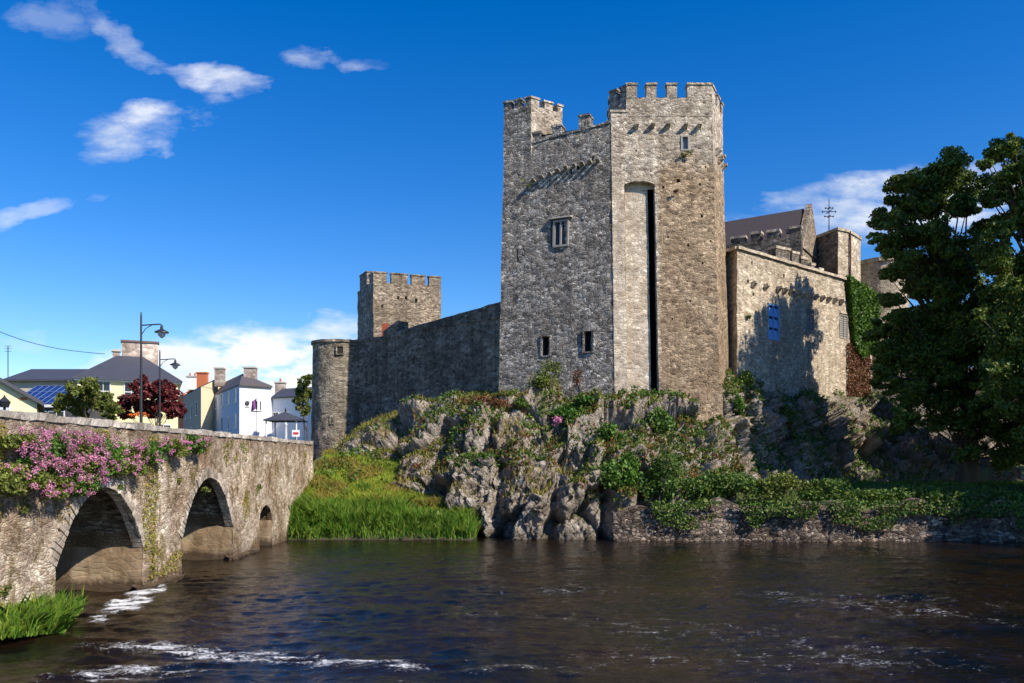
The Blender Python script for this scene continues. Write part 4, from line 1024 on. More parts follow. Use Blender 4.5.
def shutter(h, a, b, d, parent, col, slats, name='shutter'):
    a, b, d = [np.asarray(x, float) for x in (a, b, d)]; U_ = (b - a) / np.linalg.norm(b - a); V_ = (d - a) / np.linalg.norm(d - a); n = np.cross(U_, V_)
    q = lambda u, v, e: a + U_ * u + V_ * v + n * e
    u0, u1, v0, v1 = h[:4]; fr = MB(); w = .08
    for (x0, x1, y0, y1) in ((u0, u0 + w, v0, v1), (u1 - w, u1, v0, v1), (u0 + w, u1 - w, v1 - w, v1), (u0 + w, u1 - w, v0, v0 + w), ((u0 + u1) / 2 - .03, (u0 + u1) / 2 + .03, v0 + w, v1 - w)):
        fr.hexa([q(x0, y0, .03), q(x1, y0, .03), q(x1, y0, -.1), q(x0, y0, -.1), q(x0, y1, .03), q(x1, y1, .03), q(x1, y1, -.1), q(x0, y1, -.1)])
    k = 0; y = v0 + w
    while y < v1 - w:
        fr.hexa([q(u0 + w, y, 0), q(u1 - w, y, 0), q(u1 - w, y, -.05), q(u0 + w, y, -.05), q(u0 + w, y + slats * .8, -.04), q(u1 - w, y + slats * .8, -.04), q(u1 - w, y + slats * .8, -.09), q(u0 + w, y + slats * .8, -.09)]); y += slats
    return fr.build(name, col, parent)
shutter(hs[0], ea, eb, ed, ec, M_blue, .74)['label'] = 'blue painted shutter'
shutter(hs[1], ea, eb, ed, ec, M_louv, .16)['label'] = 'grey louvred shutter in tree shadow'
shutter(hs[2], ea, eb, ed, ec, M_louv, .16)['label'] = 'grey louvred shutter near the ivy'
# north-east wall behind the tree
nw_ = thing('curtain_wall', (38, 67, 6), 'dark old stone wall glimpsed beneath the big tree at the right', 'castle wall')
m = MB(); m.panel((28.6, 63.6, 4), (60, 66, 4), (60, 66, 11.4), (28.6, 63.6, 11.6), res=.5); m.box((28.6, 64.4, 4), (60, 67.5, 11.3), res=2)
m.build('wall', S_curt, nw_, amp=.08)
# far right tower
ft = thing('round_tower', (32, 69, 6), 'slim tower half hidden behind the big tree, beside the ivy', 'castle tower')
m = MB(); G = np.array([[(32.0 + 2.0 * math.cos(a), 69 + 2.0 * math.sin(a), z) for z in np.linspace(4, 21.0, 40)] for a in np.linspace(0, 2 * PI, 49)])
m.grid(G); m.lathe([(2.15, 20.9), (2.15, 21.25), (.01, 21.3)], 32.0, 69, 32); m.build('wall', S_east, ft, amp=.1)

# great hall
hall = thing('great_hall', (18, 62, 8), 'slate roofed hall with a pale stone gable above the sunlit curtain wall', 'castle building')
A = np.array([20.9, 58.0]) * 1.075; g = np.array([.55, .835]); g /= np.linalg.norm(g); l = np.array([-g[1], g[0]]); W6, L14, ez, rz = 6.5, 17.0, 21.0, 24.55
M_slate = plain('dark_brown_slate', (.06, .045, .043), .7, var=.35, sc=5, bump=.6)
pts = [A, A + g * W6, A + g * W6 + l * L14, A + l * L14]
m = MB()
m.panel(c3(pts[3], 5), c3(pts[0], 5), c3(pts[0], ez), c3(pts[3], ez), res=.8); m.panel(c3(pts[0], 5), c3(pts[1], 5), c3(pts[1], ez), c3(pts[0], ez), res=.5)
m.panel(c3(pts[1], 5), c3(pts[2], 5), c3(pts[2], ez), c3(pts[1], ez), res=.8); m.panel(c3(pts[2], 5), c3(pts[3], 5), c3(pts[3], ez), c3(pts[2], ez), res=.8)
mid0 = A + g * W6 / 2; mid1 = mid0 + l * L14
for e, mm_ in ((0, mid0), (1, mid1)):
    p_, q_ = (pts[0], pts[1]) if e == 0 else (pts[2], pts[3])
    o1 = (-l if e == 0 else l) * .12
    m.add([c3(p_ + o1, ez - .2), c3(q_ + o1, ez - .2), c3(mm_ + o1, rz + .45), c3(p_ - o1 * 3, ez - .2), c3(q_ - o1 * 3, ez - .2), c3(mm_ - o1 * 3, rz + .45)], [(0, 1, 2), (5, 4, 3), (0, 2, 5, 3), (1, 4, 5, 2)])
m.build('wall', S_tower, hall, amp=.03)
m = MB()
for s0, s1 in ((A - g * .3, mid0), (A + g * (W6 + .3), mid0)):
    a0 = s0 + l * .5; a1 = s0 + l * (L14 - .5); b0 = s1 + l * .5; b1 = s1 + l * (L14 - .5)
    m.add([c3(a0, ez - .15), c3(a1, ez - .15), c3(b1, rz), c3(b0, rz), c3(a0, ez - .0), c3(a1, ez - .0), c3(b1, rz + .15), c3(b0, rz + .15)], [(4, 5, 6, 7), (3, 2, 1, 0), (0, 1, 5, 4), (2, 3, 7, 6), (1, 2, 6, 5), (3, 0, 4, 7)])
m.build('roof', M_slate, hall)
# hall parapet
b0, b1 = np.array([15.6, 60.2]) * 1.07, np.array([20.75, 57.3]) * 1.07
m = MB(); wall_block(m, b0, b1, 14, 21.4, .6); m.build('parapet', S_curt, hall, amp=.05)
fx = lambda px: ray_plane(px, 230, b0, b1)[:2]
for x0, x1, yt in ((731, 745, 236), (751, 761, 231.5), (767, 779.5, 229.5), (786, 801, 226)):
    zt = ray_plane((x0 + x1) / 2, yt, b0, b1)[2]; merlon(hall, fx(x0), fx(x1), 21.3, zt, .7, S_curt, cap=.2, capm=S_pale)
# stepped stair parapet
sw = thing('stepped_wall', (20, 56, 8), 'wall with five descending stone steps behind the sunlit curtain top', 'castle wall')
c0, c1 = np.array([16.0, 55.7]), np.array([23.3, 60.3])
m = MB(); wall_block(m, c0, c1, 10, (18.4, 16.4), .6); m.build('wall', S_curt, sw, amp=.05)
fx = lambda px: ray_plane(px, 250, c0, c1)[:2]
for x0, x1, yt in ((776, 790, 247), (792, 799, 251.5), (801, 807, 257), (811, 815, 263), (819, 823, 268)):
    zt = ray_plane((x0 + x1) / 2, yt, c0, c1)[2]; merlon(sw, fx(x0), fx(x1), zt - 1.8, zt, .7, S_curt, cap=.18, name='step_block', capm=S_pale)
# hall turret
ht = thing('square_turret', (25, 62, 8), 'square stone turret with a drainpipe, right of the pale gable', 'castle tower')
HT = [(24.6, 68.7), (26.16, 64.2), (27.4, 64.95), (29.2, 67.0), (27.8, 70.6)]
m = MB(); tz = ray_plane(838, 229, HT[0], HT[1])[2]; k = 5
for i in range(k):
    a, b = HT[i], HT[(i + 1) % k]; m.panel(c3(a, 10), c3(b, 10), c3(b, tz), c3(a, tz), res=.4, m=1 if i == 0 else 0)  # left face takes the dark stone, so its shade is set by colour
m.add([c3(p, tz) for p in HT], [tuple(range(k))])
cen = np.mean(HT, 0); big = [np.array(p) + (np.array(p) - cen) * .05 for p in HT]
for i in range(k): m.add([c3(big[i], tz - .12), c3(big[(i + 1) % k], tz - .12), c3(big[(i + 1) % k], tz + .12), c3(big[i], tz + .12)], [(0, 1, 2, 3)])
m.add([c3(p, tz + .12) for p in big], [tuple(range(k))])
m.build('wall', [S_east, S_curt], ht, amp=.06)
m = MB(); m.tube([(27.42, 64.83, 10), (27.42, 64.83, tz)], .07, 6); m.build('drainpipe', plain('rusty_pipe', (.10, .04, .025), .6), ht)
wv = thing('weather_vane', (24.7, 62.5, tz), 'dark iron weather vane with cross arms on the stone turret', 'weather vane')
P = at(829, 226, 67.2); M_iron = plain('black_iron', (.02, .022, .03), .5)
m = MB(); m.tube([(P[0], P[1], tz - .2), (P[0], P[1], P[2] + 2.25)], [.05, .03], 6); m.build('pole', M_iron, wv)
for z, w in ((.8, .35), (1.2, .55), (1.5, .3)):
    m = MB(); m.tube([(P[0] - w, P[1], P[2] + z), (P[0] + w, P[1], P[2] + z)], .035, 5); m.tube([(P[0], P[1] - w, P[2] + z), (P[0], P[1] + w, P[2] + z)], .035, 5)
    for s in (-1, 1): m.lathe([(.01, P[2] + z - .09), (.08, P[2] + z), (.01, P[2] + z + .09)], P[0] + s * w, P[1], 6)
    m.build('arm', M_iron, wv)
# ================================================================ vegetation on the rock
def rock_pick(n, seed, cond):
    rs = np.random.RandomState(seed); w = cond.ravel().astype(float)
    w[~np.isfinite(w)] = 0
    i = rs.choice(len(w), n, p=w / w.sum()); return ROCKP.reshape(-1, 3)[i], ROCKN.reshape(-1, 3)[i]
flat = np.clip(ROCKN[..., 2] - .25, 0, 1)
area = np.linalg.norm(np.cross(a_, b_), axis=2)
nmask = (vnoise(ROCKP.reshape(-1, 3) * .7, 40)).reshape(flat.shape); nmask2 = vnoise(ROCKP.reshape(-1, 3) * 1.3 + 50, 41).reshape(flat.shape)
upper = ((RPY < 470) | ((RPX > 570) & (RPY < 505))) & (RPX < 745) & (ROCKP[..., 1] < 53)
# low plants rooted on ledges
cond = flat * area * (nmask > .34) * upper * (.15 + .85 * ss(RPX, 395, 470))
P_, N_ = rock_pick(33000, 1, cond); rs = np.random.RandomState(2)
C = P_ + N_ * rs.uniform(0, .28, (len(P_), 1)) + np.array([0, 0, .05])
V_, F_ = leaf_cards(C, .17, seed=3)
tag(fast_mesh('ground_cover', V_, F_, L_fern), 'green leafy ground cover spreading over the castle rock ledges', 'ground cover', kind='stuff')
cond = flat * area * (nmask2 > .62) * upper * (RPX > 390)
P_, N_ = rock_pick(15000, 4, cond); C = P_ + N_ * rs.uniform(0, .32, (len(P_), 1)); V_, F_ = leaf_cards(C, .14, seed=5)
tag(fast_mesh('ground_cover', V_, F_, L_red), 'rust red low plants between the green ones on the castle rock', 'ground cover', kind='stuff')
cond = flat * area * (nmask2 > .35) * (RPX < 745) * (RPY < 500) * (ROCKP[..., 1] < 57)
P_, N_ = rock_pick(13000, 6, cond); V_, F_ = blades(P_, .36, .035, 7, lean=.4)
tag(fast_mesh('dry_grass', V_, F_, L_grassy), 'thin yellowish grass tufts growing along the castle rock', 'grass', kind='stuff')
# cliff right of the keep: green on ledges, leaves added to deepen the shade
cond = np.clip(ROCKN[..., 2] - .05, 0, 1) * area * (nmask > .46) * (RPX > 745) * (RPX < 930)
P_, N_ = rock_pick(22000, 8, cond); C = P_ + N_ * rs.uniform(0, .35, (len(P_), 1)); V_, F_ = leaf_cards(C, .2, seed=9)
tag(fast_mesh('ground_cover', V_, F_, L_fern), 'sparse leafy ground cover on the shadowed cliff below the sunlit wall', 'ground cover', kind='stuff')

def shrub(px, py, Y, rx, rz, n, size, m_, label, name='shrub', cat='shrub', group=None, lobes=6, seed=0, ry=None, stems=True):
    """leafy plant whose middle is at a place; rx, rz half sizes in metres"""
    rs = np.random.RandomState(seed + int(px)); c = at(px, py, Y); ry = ry or rx * .8
    th = thing(name, (c[0], c[1], c[2] - rz), label, cat, group)
    C = []
    for k in range(lobes):
        o_ = rs.uniform(-1, 1, 3) * np.array([rx, ry, rz]) * .62; r_ = np.array([rx, ry, rz]) * rs.uniform(.35, .6)
        C.append(blob_points(c + o_, r_, n // lobes, seed * 31 + k + int(px), shell=.2))
    C = np.concatenate(C); V_, F_ = leaf_cards(C, size, seed=seed + 3)
    fast_mesh('leaves', V_, F_, m_, th)
    if stems:
        mb = MB()
        for k in range(4):
            mb.tube([c - [0, 0, rz * 1.1], c + rs.uniform(-.4, .4, 3) * [rx, ry, rz] - [0, 0, rz * .3], c + rs.uniform(-.7, .7, 3) * [rx, ry, rz] + [0, 0, rz * .3]], [.03, .022, .008], 5)
        mb.build('stem', M_bark, th)
    return th
shrub(546, 379, 47.5, 1.25, 1.15, 1500, .15, L_yel, 'feathery yellow green bush against the shaded keep wall', lobes=9, seed=1)
shrub(579, 378, 47.4, .55, .6, 260, .13, L_red, 'bare brownish bush at the foot of the shaded keep wall, under the right window', seed=2)
shrub(572, 408, 45.6, 1.7, .8, 2300, .2, L_bush, 'bright green bush on the rock top left of the keep corner', seed=3)
shrub(612, 432, 44.2, 1.0, .5, 900, .18, L_bush, 'low green bush just below the whitish footing stones', seed=4)
shrub(655, 420, 45.2, 1.1, .65, 1300, .18, L_bush, 'rounded green bush beneath the long arched recess', seed=5)
shrub(622, 470, 42.4, 1.25, 1.0, 2300, .2, L_bush, 'big bright green bush hanging over the middle of the rock', seed=6, lobes=8)
shrub(661, 478, 42.0, 1.2, 1.6, 2600, .17, L_fern, 'tall dark ivy bush hanging down beside the dark cleft', seed=7, lobes=9)
shrub(524, 402, 46.5, .8, .4, 500, .16, L_fern, 'small dark green plant left of the bright rock top bush', seed=8)
shrub(557, 421, 44.4, .38, .3, 260, .12, L_pink, 'single pink flowering clump on the rock below the keep window', name='flowering_plant', cat='flowers', seed=9)
shrub(640, 392, 47.2, .5, .35, 260, .16, L_bush, 'small tuft at the bottom of the recess', seed=10)
shrub(738, 402, 47.8, .55, .8, 500, .18, L_bush, 'green plant in the gap right of the keep corner', seed=11)
shrub(710, 512, 40.9, .9, .75, 800, .2, L_yel, 'yellow green bush growing on top of the river wall', seed=12)
shrub(490, 402, 47.0, 1.3, .35, 700, .16, L_red, 'reddish low bush on the rock beside the dark curtain wall', seed=13)
shrub(745, 380, 50.6, .7, .8, 700, .18, L_fern, 'dark bush at the foot of the sunlit curtain wall corner', seed=14)
shrub(790, 415, 52.6, 1.2, .7, 900, .2, L_fern, 'ivy bush on the shadowed cliff face', seed=15)
shrub(912, 408, 57.0, .7, 1.0, 500, .2, L_yel, 'pale leafy bush lit beneath the big tree', seed=16)
shrub(750, 317, 51.6, .3, .2, 120, .12, L_fern, 'tiny plant rooted in the sunlit wall left of the blue shutter', seed=17, stems=False)
for i, (x, y, Y, r, lab) in enumerate(((684, 153, 48.9, .22, 'left hand tuft under the high keep window'), (691, 153.5, 48.9, .24, 'right hand tuft under the high keep window'), (676, 192, 48.7, .2, 'small brown tuft high on the sunlit keep face'), (526, 183, 50.7, .4, 'tuft on the drip course of the shaded keep wall'))):
    shrub(x, y, Y, r, r * .9, 110, .09, L_yel if i != 2 else L_red, lab, name='wall_plant', cat='wall plant', lobes=3, seed=20 + i, stems=False, group='tufts growing on the keep')
# bank-top hedge of brambles above the river wall
for i, (px, py, Y, rx, rz, m_, lab) in enumerate(((700, 488, 42.2, 1.8, .9, L_fern, 'dark bramble mass nearest the ivy bush above the river wall'), (742, 486, 42.3, 1.7, .8, L_fern, 'bramble thicket right of the yellow green river wall bush'),
        (785, 487, 42.3, 1.7, .85, L_yel, 'sunlit bramble thicket above the river wall at the cliff foot'), (826, 492, 42.2, 1.6, .8, L_fern, 'bramble thicket at the edge of the tree shade'),
        (868, 497, 42.0, 1.7, .75, L_fern, 'shaded bramble thicket in front of the lawn'), (912, 500, 42.0, 1.7, .7, L_fern, 'shaded bramble thicket under the left edge of the big tree'),
        (958, 503, 41.8, 1.8, .75, L_fern, 'shaded bramble thicket beneath the middle of the big tree'), (1008, 505, 41.8, 1.8, .85, L_fern, 'shaded bramble thicket at the right edge of the photo'))):
    shrub(px, py, Y, rx, rz, 3000, .17, m_, lab, name='bramble_bush', cat='bush', group='brambles along the river wall', lobes=12, seed=40 + i, ry=.9)
# ivy hanging over the river wall front
rs = np.random.RandomState(77)
X_ = rs.uniform(7, 42, 17000); Z_ = rs.uniform(.6, 2.05, 17000); keepm = (vnoise(np.stack([X_ * .9, Z_ * 1.3, Z_ * 0], 1), 3) + (Z_ - 1.2) * .55) > .55
Pq = np.stack([X_, 40.62 - .5 * ss(X_, 5, 12) + .25 * np.sin(X_ * .7) + .12 * Z_ - rs.uniform(.12, .35, 17000), Z_], 1)[keepm]
V_, F_ = leaf_cards(Pq, .15, seed=78)
tag(fast_mesh('ivy_cover', V_, F_, L_fern), 'ivy trailing down the face of the low river wall', 'ivy', kind='stuff')

# grass on the far left bank
rs = np.random.RandomState(5)
def ground_z(x, y): 
    i = np.clip(np.searchsorted(gx, x) - 1, 0, len(gx) - 2); j = np.clip(np.searchsorted(gy, y) - 1, 0, len(gy) - 2)
    u = (x - gx[i]) / (gx[i + 1] - gx[i]); v = (y - gy[j]) / (gy[j + 1] - gy[j])
    return (GH[i, j] * (1 - u) + GH[i + 1, j] * u) * (1 - v) + (GH[i, j + 1] * (1 - u) + GH[i + 1, j + 1] * u) * v
n = 95000; x = rs.uniform(-11.6, -.8, n); y = 40.5 + (50.5 - 40.5) * rs.rand(n) ** 1.3; z = ground_z(x, y)
ok = (z > .02) & (y < 50.3 + 0 * x); x, y, z = x[ok], y[ok], z[ok]; P = np.stack([x, y, z], 1)
den = vnoise(P * .8, 60); tall = (1 - ss(y, 42, 46)) 
dry = (vnoise(P * .9 + 30, 66) > .60 - .0 * x) & (y > 42.5)
h = .16 + .62 * tall * (.15 + 1.5 * den) * (.4 + .6 * ss(y, 40.5, 41.6))
upg = (vnoise(P * .6 + 9, 71) * 1.6 + (y - 43.2) * .35) > 1.0
g1_ = ~dry & ~upg; g2_ = ~dry & upg
V_, F_ = blades(P[g2_], h[g2_] * .9, .03, 88, lean=.35)
tag(fast_mesh('bank_grass', V_, F_, L_grassl), 'yellow green meadow grass on the upper bank below the round tower', 'grass', kind='stuff')
V_, F_ = blades(P[g1_], h[g1_], .03, 8, lean=.36)
tag(fast_mesh('bank_grass', V_, F_, L_grass), 'tall bright green grass and reeds along the far bank by the bridge', 'grass', kind='stuff')
V_, F_ = blades(P[dry], h[dry] * .9 + .1, .045, 9, lean=.4)
tag(fast_mesh('dry_grass', V_, F_, L_grassy), 'yellow and brown patches among the bank grass by the bridge end', 'grass', kind='stuff')
# broad leaved weeds among the bank grass
n = 5200; x = rs.uniform(-11.3, -1.5, n); y = rs.uniform(41, 50, n); P = np.stack([x, y, ground_z(x, y) + rs.uniform(.05, .5, n)], 1); P = P[(vnoise(P * 1.1 + 70, 31) > .58) & (ground_z(x, y) > .1)]
V_, F_ = leaf_cards(P, .2, seed=44); tag(fast_mesh('bank_weeds', V_, F_, L_fern), 'broad leaved weeds scattered among the grass below the round tower', 'weeds', kind='stuff')
# moss and small ferns rooted in the joints of the bridge face
n = 60000; y = rs.uniform(14, 46, n); z = rs.uniform(.3, 4.9, n); P = np.stack([np.full(n, BX) + rs.uniform(.0, .09, n), y, z], 1)
so = np.array([(soffit(v) or -1) for v in y]); v_ = fbm(np.stack([y * .9, z * .45, y * 0], 1), 5, 77); k_ = (v_ > .16) & (z > so + .4)
V_, F_ = leaf_cards(P[k_], .075, seed=45); tag(fast_mesh('moss_cover', V_, F_, L_grassy), 'brown and olive moss patches clinging to the bridge face', 'moss', kind='stuff')
# lawn in the shade
n = 26000; x = rs.uniform(8, 44, n); y = rs.uniform(41.5, 54, n); P = np.stack([x, y, ground_z(x, y)], 1)
V_, F_ = blades(P, .16 + 0 * x, .05, 10, lean=.5)
tag(fast_mesh('lawn_grass', V_, F_, L_bush), 'shaded lawn grass between the cliff and the river wall', 'grass', kind='stuff')
# near tuft at the bridge foot
n = 9000; x = BX + rs.uniform(-.1, 1.5, n) ** 1.0; y = 18.6 + rs.normal(0, .75, n); ok = (x - BX) < 1.1 - .30 * np.abs(y - 18.6); x, y = x[ok], y[ok]
mb = MB(); G = []
for yy in np.linspace(17, 22, 24):
    w_ = .05 + 1.0 * math.exp(-((yy - 18.6) / 1.5) ** 2)
    G.append([(BX - .1 + w_ * t, yy, (.34 * (1 - t ** 2) + .3) * math.exp(-((yy - 18.6) / 1.3) ** 2) - .3 - .1 * t ** 3) for t in np.linspace(0, 1.25, 10)])
mb.grid(np.array(G)[::-1]); tag(mb.build('silt_bank', M_ground, amp=.12), kind='structure')
P = np.stack([x, y, .28 * (1 - ((x - BX) / 1.15) ** 2)], 1)
V_, F_ = blades(P, .28 + .3 * rs.rand(len(P)), .02, 12, lean=.42, dirn=(.15, -.05, 0))
tag(fast_mesh('reed_grass', V_, F_, L_grass), 'bright green reed grass clump at the foot of the nearest bridge pier', 'grass', kind='stuff')

# ---- valerian on the bridge
PINK = 'pink valerian hanging on the bridge'
def valerian(px, py, rw, rh, lab, nf=900, seed=0, pink=.5):
    Y = BX * F / (px - 512); c = np.array([BX + .22, Y, CZ + (HY - py) / F * Y])
    th = thing('valerian_plant', c - [0.2, 0, 0], lab, 'flowers', PINK); rs = np.random.RandomState(seed)
    sc_ = Y / F; ry = rw * sc_ * 1.55; rz = rh * sc_
    C = []; Fp = []
    for k in range(9):
        o_ = np.array([rs.uniform(-.05, .18), rs.uniform(-.75, .75) * ry, rs.uniform(-.7, .7) * rz])
        C.append(blob_points(c + o_, (.26, ry * .38, rz * .42), nf // 6, seed * 7 + k, shell=.1))
    C = np.concatenate(C); V_, F_ = leaf_cards(C, .085, seed=seed, aspect=.5); fast_mesh('leaves', V_, F_, L_bush if seed % 2 else L_yel, th)
    for k in range(int(10 * pink * rw * rh / 300) + 3):
        o_ = np.array([rs.uniform(.18, .42), rs.uniform(-.95, .95) * ry, rs.uniform(-.75, .95) * rz]); r_ = rs.uniform(.05, .10)
        for q in range(3):
            Fp.append(blob_points(c + o_ + rs.uniform(-.1, .1, 3), (r_, r_ * 1.2, r_), 26, seed * 91 + k * 3 + q, shell=.4))
    Fp = np.concatenate(Fp); V_, F_ = leaf_cards(Fp, .038, seed=seed + 5, aspect=.8); fast_mesh('flowers', V_, F_, L_pink, th)
for i, (px, py, rw, rh, pk, lab) in enumerate((
        (8, 470, 22, 24, .8, 'pink flowering clump at the left edge of the bridge face'), (38, 452, 26, 20, 1.1, 'pink flower clump nearest the left edge below the coping'),
        (66, 455, 26, 24, 1.3, 'fullest bright pink flower mass left of the first arch'), (95, 456, 22, 20, 1.0, 'pink flower clump above the left shoulder of the first arch'),
        (40, 485, 20, 14, .7, 'low hanging flower clump with dark stems left of the first arch'), (75, 482, 16, 14, .8, 'small pink clump just over the first arch stones'),
        (120, 458, 18, 18, .9, 'pink flowers above the crown of the first arch'), (145, 452, 16, 13, .45, 'thin flower clump right of the first arch crown'),
        (168, 446, 13, 11, .45, 'reddish pink flower clump between the two big arches'), (188, 444, 10, 9, .4, 'last small flower clump before the second arch'), (8, 440, 14, 10, .3, 'thin clump at the far left just under the coping'))):
    valerian(px, py, rw, rh, lab, seed=i + 100, pink=pk, nf=int(1100 + rw * rh * 4.5))
for i, (px, py, r, lab) in enumerate(((22, 506, 9, 'green fern clump below the leftmost pink flowers'), (244, 453, 12, 'green plant above the right side of the second arch'), (205, 490, 4, 'small weed over the second arch crown'), (150, 480, 5, 'brown green weed between the big arches, left one'), (177, 478, 5, 'brown green weed between the big arches, right one'), (258, 490, 6, 'weed on the bridge face above the small arch'), (8, 590, 8, 'weed low on the nearest pier'), (118, 486, 4, 'weed growing from the first arch keystones'))):
    Y = BX * F / (px - 512); shrub(px, py, Y, .14, r * Y / F, 260, .07, L_yel, lab, name='wall_plant', cat='wall plant', group='weeds growing on the bridge face', seed=60 + i, ry=r * Y / F * 1.5, stems=False)

# ---- ivy on the east wall
th = thing('ivy', (26.5, 61, 10), 'bright green ivy covering the right end of the sunlit curtain wall', 'ivy')
rs = np.random.RandomState(9); n = 9000
t = rs.rand(n); q = EB[2] + (np.array(EB[3]) - EB[2]) * (t * 1.15 - .08)[:, None]
top_ = z2 + (z3 - z2) * t + .3; bot = np.interp(t, [0, .2, .5, 1.1], [z2 - .4, 12.8, 12.0, 13.2]); zz_ = bot + (top_ - bot) * rs.rand(n)
nrm = np.array([EB[3][1] - EB[2][1], -(EB[3][0] - EB[2][0])]); nrm = nrm / np.linalg.norm(nrm)
C = np.stack([q[:, 0], q[:, 1], zz_], 1) + np.append(nrm, 0) * rs.uniform(.05, .5, (n, 1)) * (1 + 1.0 * fbm(np.stack([t * 5, zz_, t * 0], 1), 2, 4))[:, None]
V_, F_ = leaf_cards(C, .24, seed=4); fast_mesh('leaves', V_, F_, L_bush, th)
th = thing('creeper', (26.5, 61, 8), 'rust red creeper on the wall below the bright green ivy', 'creeper')
n = 4200; t = rs.rand(n); q = EB[2] + (np.array(EB[3]) - EB[2]) * (t * .95 - .05)[:, None]; zz_ = 9.0 + 4.0 * rs.rand(n)
C = np.stack([q[:, 0], q[:, 1], zz_], 1) + np.append(nrm, 0) * rs.uniform(.04, .2, (n, 1)); V_, F_ = leaf_cards(C, .16, seed=6); fast_mesh('leaves', V_, F_, L_red, th)

# ================================================================ trees
def tree(base, trunk_h, clumps, name, label, leafm, leafsz, per, group=None, r0=.5, seed=0, cat='tree', dens=1.0, core=True):
    th = thing(name, base, label, cat, group); rs = np.random.RandomState(seed); base = np.array(base, float)
    V_all = []; tb = MB(); fork = base + np.array([0, 0, trunk_h])
    tb.tube([base - [0, 0, .4], base + [0.05, 0, trunk_h * .5], fork], [r0 * 1.25, r0 * .95, r0 * .8], 9)
    top = max(c[2] for c, r in clumps)
    leader = [fork]
    cen = np.mean([c for c, r in clumps], 0)
    for k in range(1, 6): leader.append(fork + (np.array([cen[0], cen[1], top - 1]) - fork) * k / 5 + rs.uniform(-.4, .4, 3))
    tb.tube(leader, np.linspace(r0 * .8, .06, 6), 7)
    for c, r in clumps:
        c = np.array(c); k = int(np.clip((c[2] - fork[2]) / max(.1, top - fork[2]) * 4 - .8, 0, 4)); s = leader[k]
        mid = s + (c - s) * .5 + [0, 0, .25 * np.linalg.norm((c - s)[:2]) * .4] + rs.uniform(-.3, .3, 3)
        tb.tube([s, mid, c], [.22 * r0, .07 * min(1, r0 * 2.2), .015], 5, cap=False)
        nn = int(per * dens * r ** 2)
        # several leaf sprays make up a clump
        m_ = max(8, int(9 * r * r)); 
        d = rs.normal(size=(m_, 3)); d /= np.linalg.norm(d, axis=1)[:, None]
        for j in range(m_):
            sc_ = c + d[j] * r * rs.uniform(.25, 1.0) * [1, 1, .8]; sr = max(.22, r * rs.uniform(.30, .56))
            V_all.append(blob_points(sc_, (sr, sr, sr * .62), max(6, nn // m_), seed * 997 + j * 13 + int(c[0] * 50 + c[2] * 77) % 9999, shell=.35))
    if r0 >= .4 and core:
        clumps = [q_ for q_ in clumps if q_[0][2] < 13.5]
        cs = np.array([c for c, r in clumps])
        for q in range(len(cs)):
            o_ = cs[rs.randint(len(cs))]; near = cs[np.linalg.norm(cs - o_, axis=1) < 4.5]
            if len(near) < 5: continue
            V_all.append(blob_points(near.mean(0), (1.5, 1.5, 1.3), int(per * .9), seed + q, shell=.1))
    C = np.concatenate(V_all); Vq, Fq = leaf_cards(C, leafsz, seed=seed)
    fast_mesh('crown', Vq, Fq, leafm, th); tb.build('trunk', M_bark, th, amp=.04); return th
def px_clumps(lst, Y0, extra=1, spread=3.0, seed=0):
    rs = np.random.RandomState(seed); out = []
    for (px, py, r) in lst:
        Y = Y0 + rs.uniform(-1.2, 1.2); out.append((at(px, py, Y), r * Y / F))
        for k in range(extra):
            Yb = Y0 + rs.uniform(.4, 1) * spread * (1 if k % 2 == 0 else -1)
            pb = at(px + (4 if px < 930 and px > 500 else 0), py, Yb); pb[0] += rs.uniform(-.5, .5) * min(1, r * Y0 / F); pb[2] += rs.uniform(-.6, .6) * min(1, r * Y0 / F)
            out.append((pb, r * Y0 / F * .9))
    return out
T1 = [(891, 275, 12), (893, 298, 12), (886, 252, 9), (899, 318, 12), (948, 168, 24), (926, 184, 22), (968, 182, 20), (905, 186, 17), (898, 202, 14), (912, 212, 18), (935, 207, 22), (960, 205, 18), (890, 220, 17), (882, 238, 13), (905, 240, 20), (930, 236, 20), (903, 262, 17), (925, 265, 24), (955, 250, 22), (978, 232, 16),
      (915, 288, 18), (940, 292, 24), (968, 275, 22), (905, 318, 15), (925, 322, 24), (955, 318, 24), (880, 335, 14), (888, 352, 18), (910, 350, 20), (940, 350, 22), (884, 375, 14), (894, 388, 12), (965, 345, 22), (985, 300, 22), (985, 330, 22), (975, 375, 20), (950, 375, 18), (1000, 350, 22)]
c1_ = px_clumps(T1, 48.5, 1, 3.4, 1)
tree(at(968, 482, 50) * [1, 1, 0] + [0, 0, 2.4], 5.0, c1_, 'broadleaf_tree', 'big dark broadleaf tree with rounded crown, left of the taller one', L_tree, .20, 1500, 'large trees on the right bank', .5, 3)
T2 = [(1000, 150, 12), (1018, 145, 12), (1030, 165, 20), (990, 160, 9), (1005, 180, 18), (1025, 195, 22), (990, 198, 12), (1000, 222, 18), (1030, 225, 22), (985, 252, 16), (1005, 262, 20), (1030, 265, 22), (1045, 200, 24), (1060, 240, 28), (1000, 292, 20), (1035, 300, 24), (1070, 300, 30), (1095, 250, 30), (1010, 322, 16), (985, 312, 12),
      (1020, 345, 20), (1045, 345, 24), (1080, 345, 30), (995, 362, 14), (1015, 375, 16), (1035, 380, 22), (985, 388, 12), (1022, 405, 14), (1050, 395, 22), (1085, 395, 28), (1025, 435, 14), (1060, 430, 24), (1000, 410, 12)]
c2_ = px_clumps(T2, 44, 2, 3.4, 2)
tree(at(1052, 500, 44) * [1, 1, 0] + [0, 0, 2.2], 4.6, c2_, 'broadleaf_tree', 'taller dark broadleaf tree cut by the right edge of the photo', L_tree, .19, 1500, 'large trees on the right bank', .45, 5)
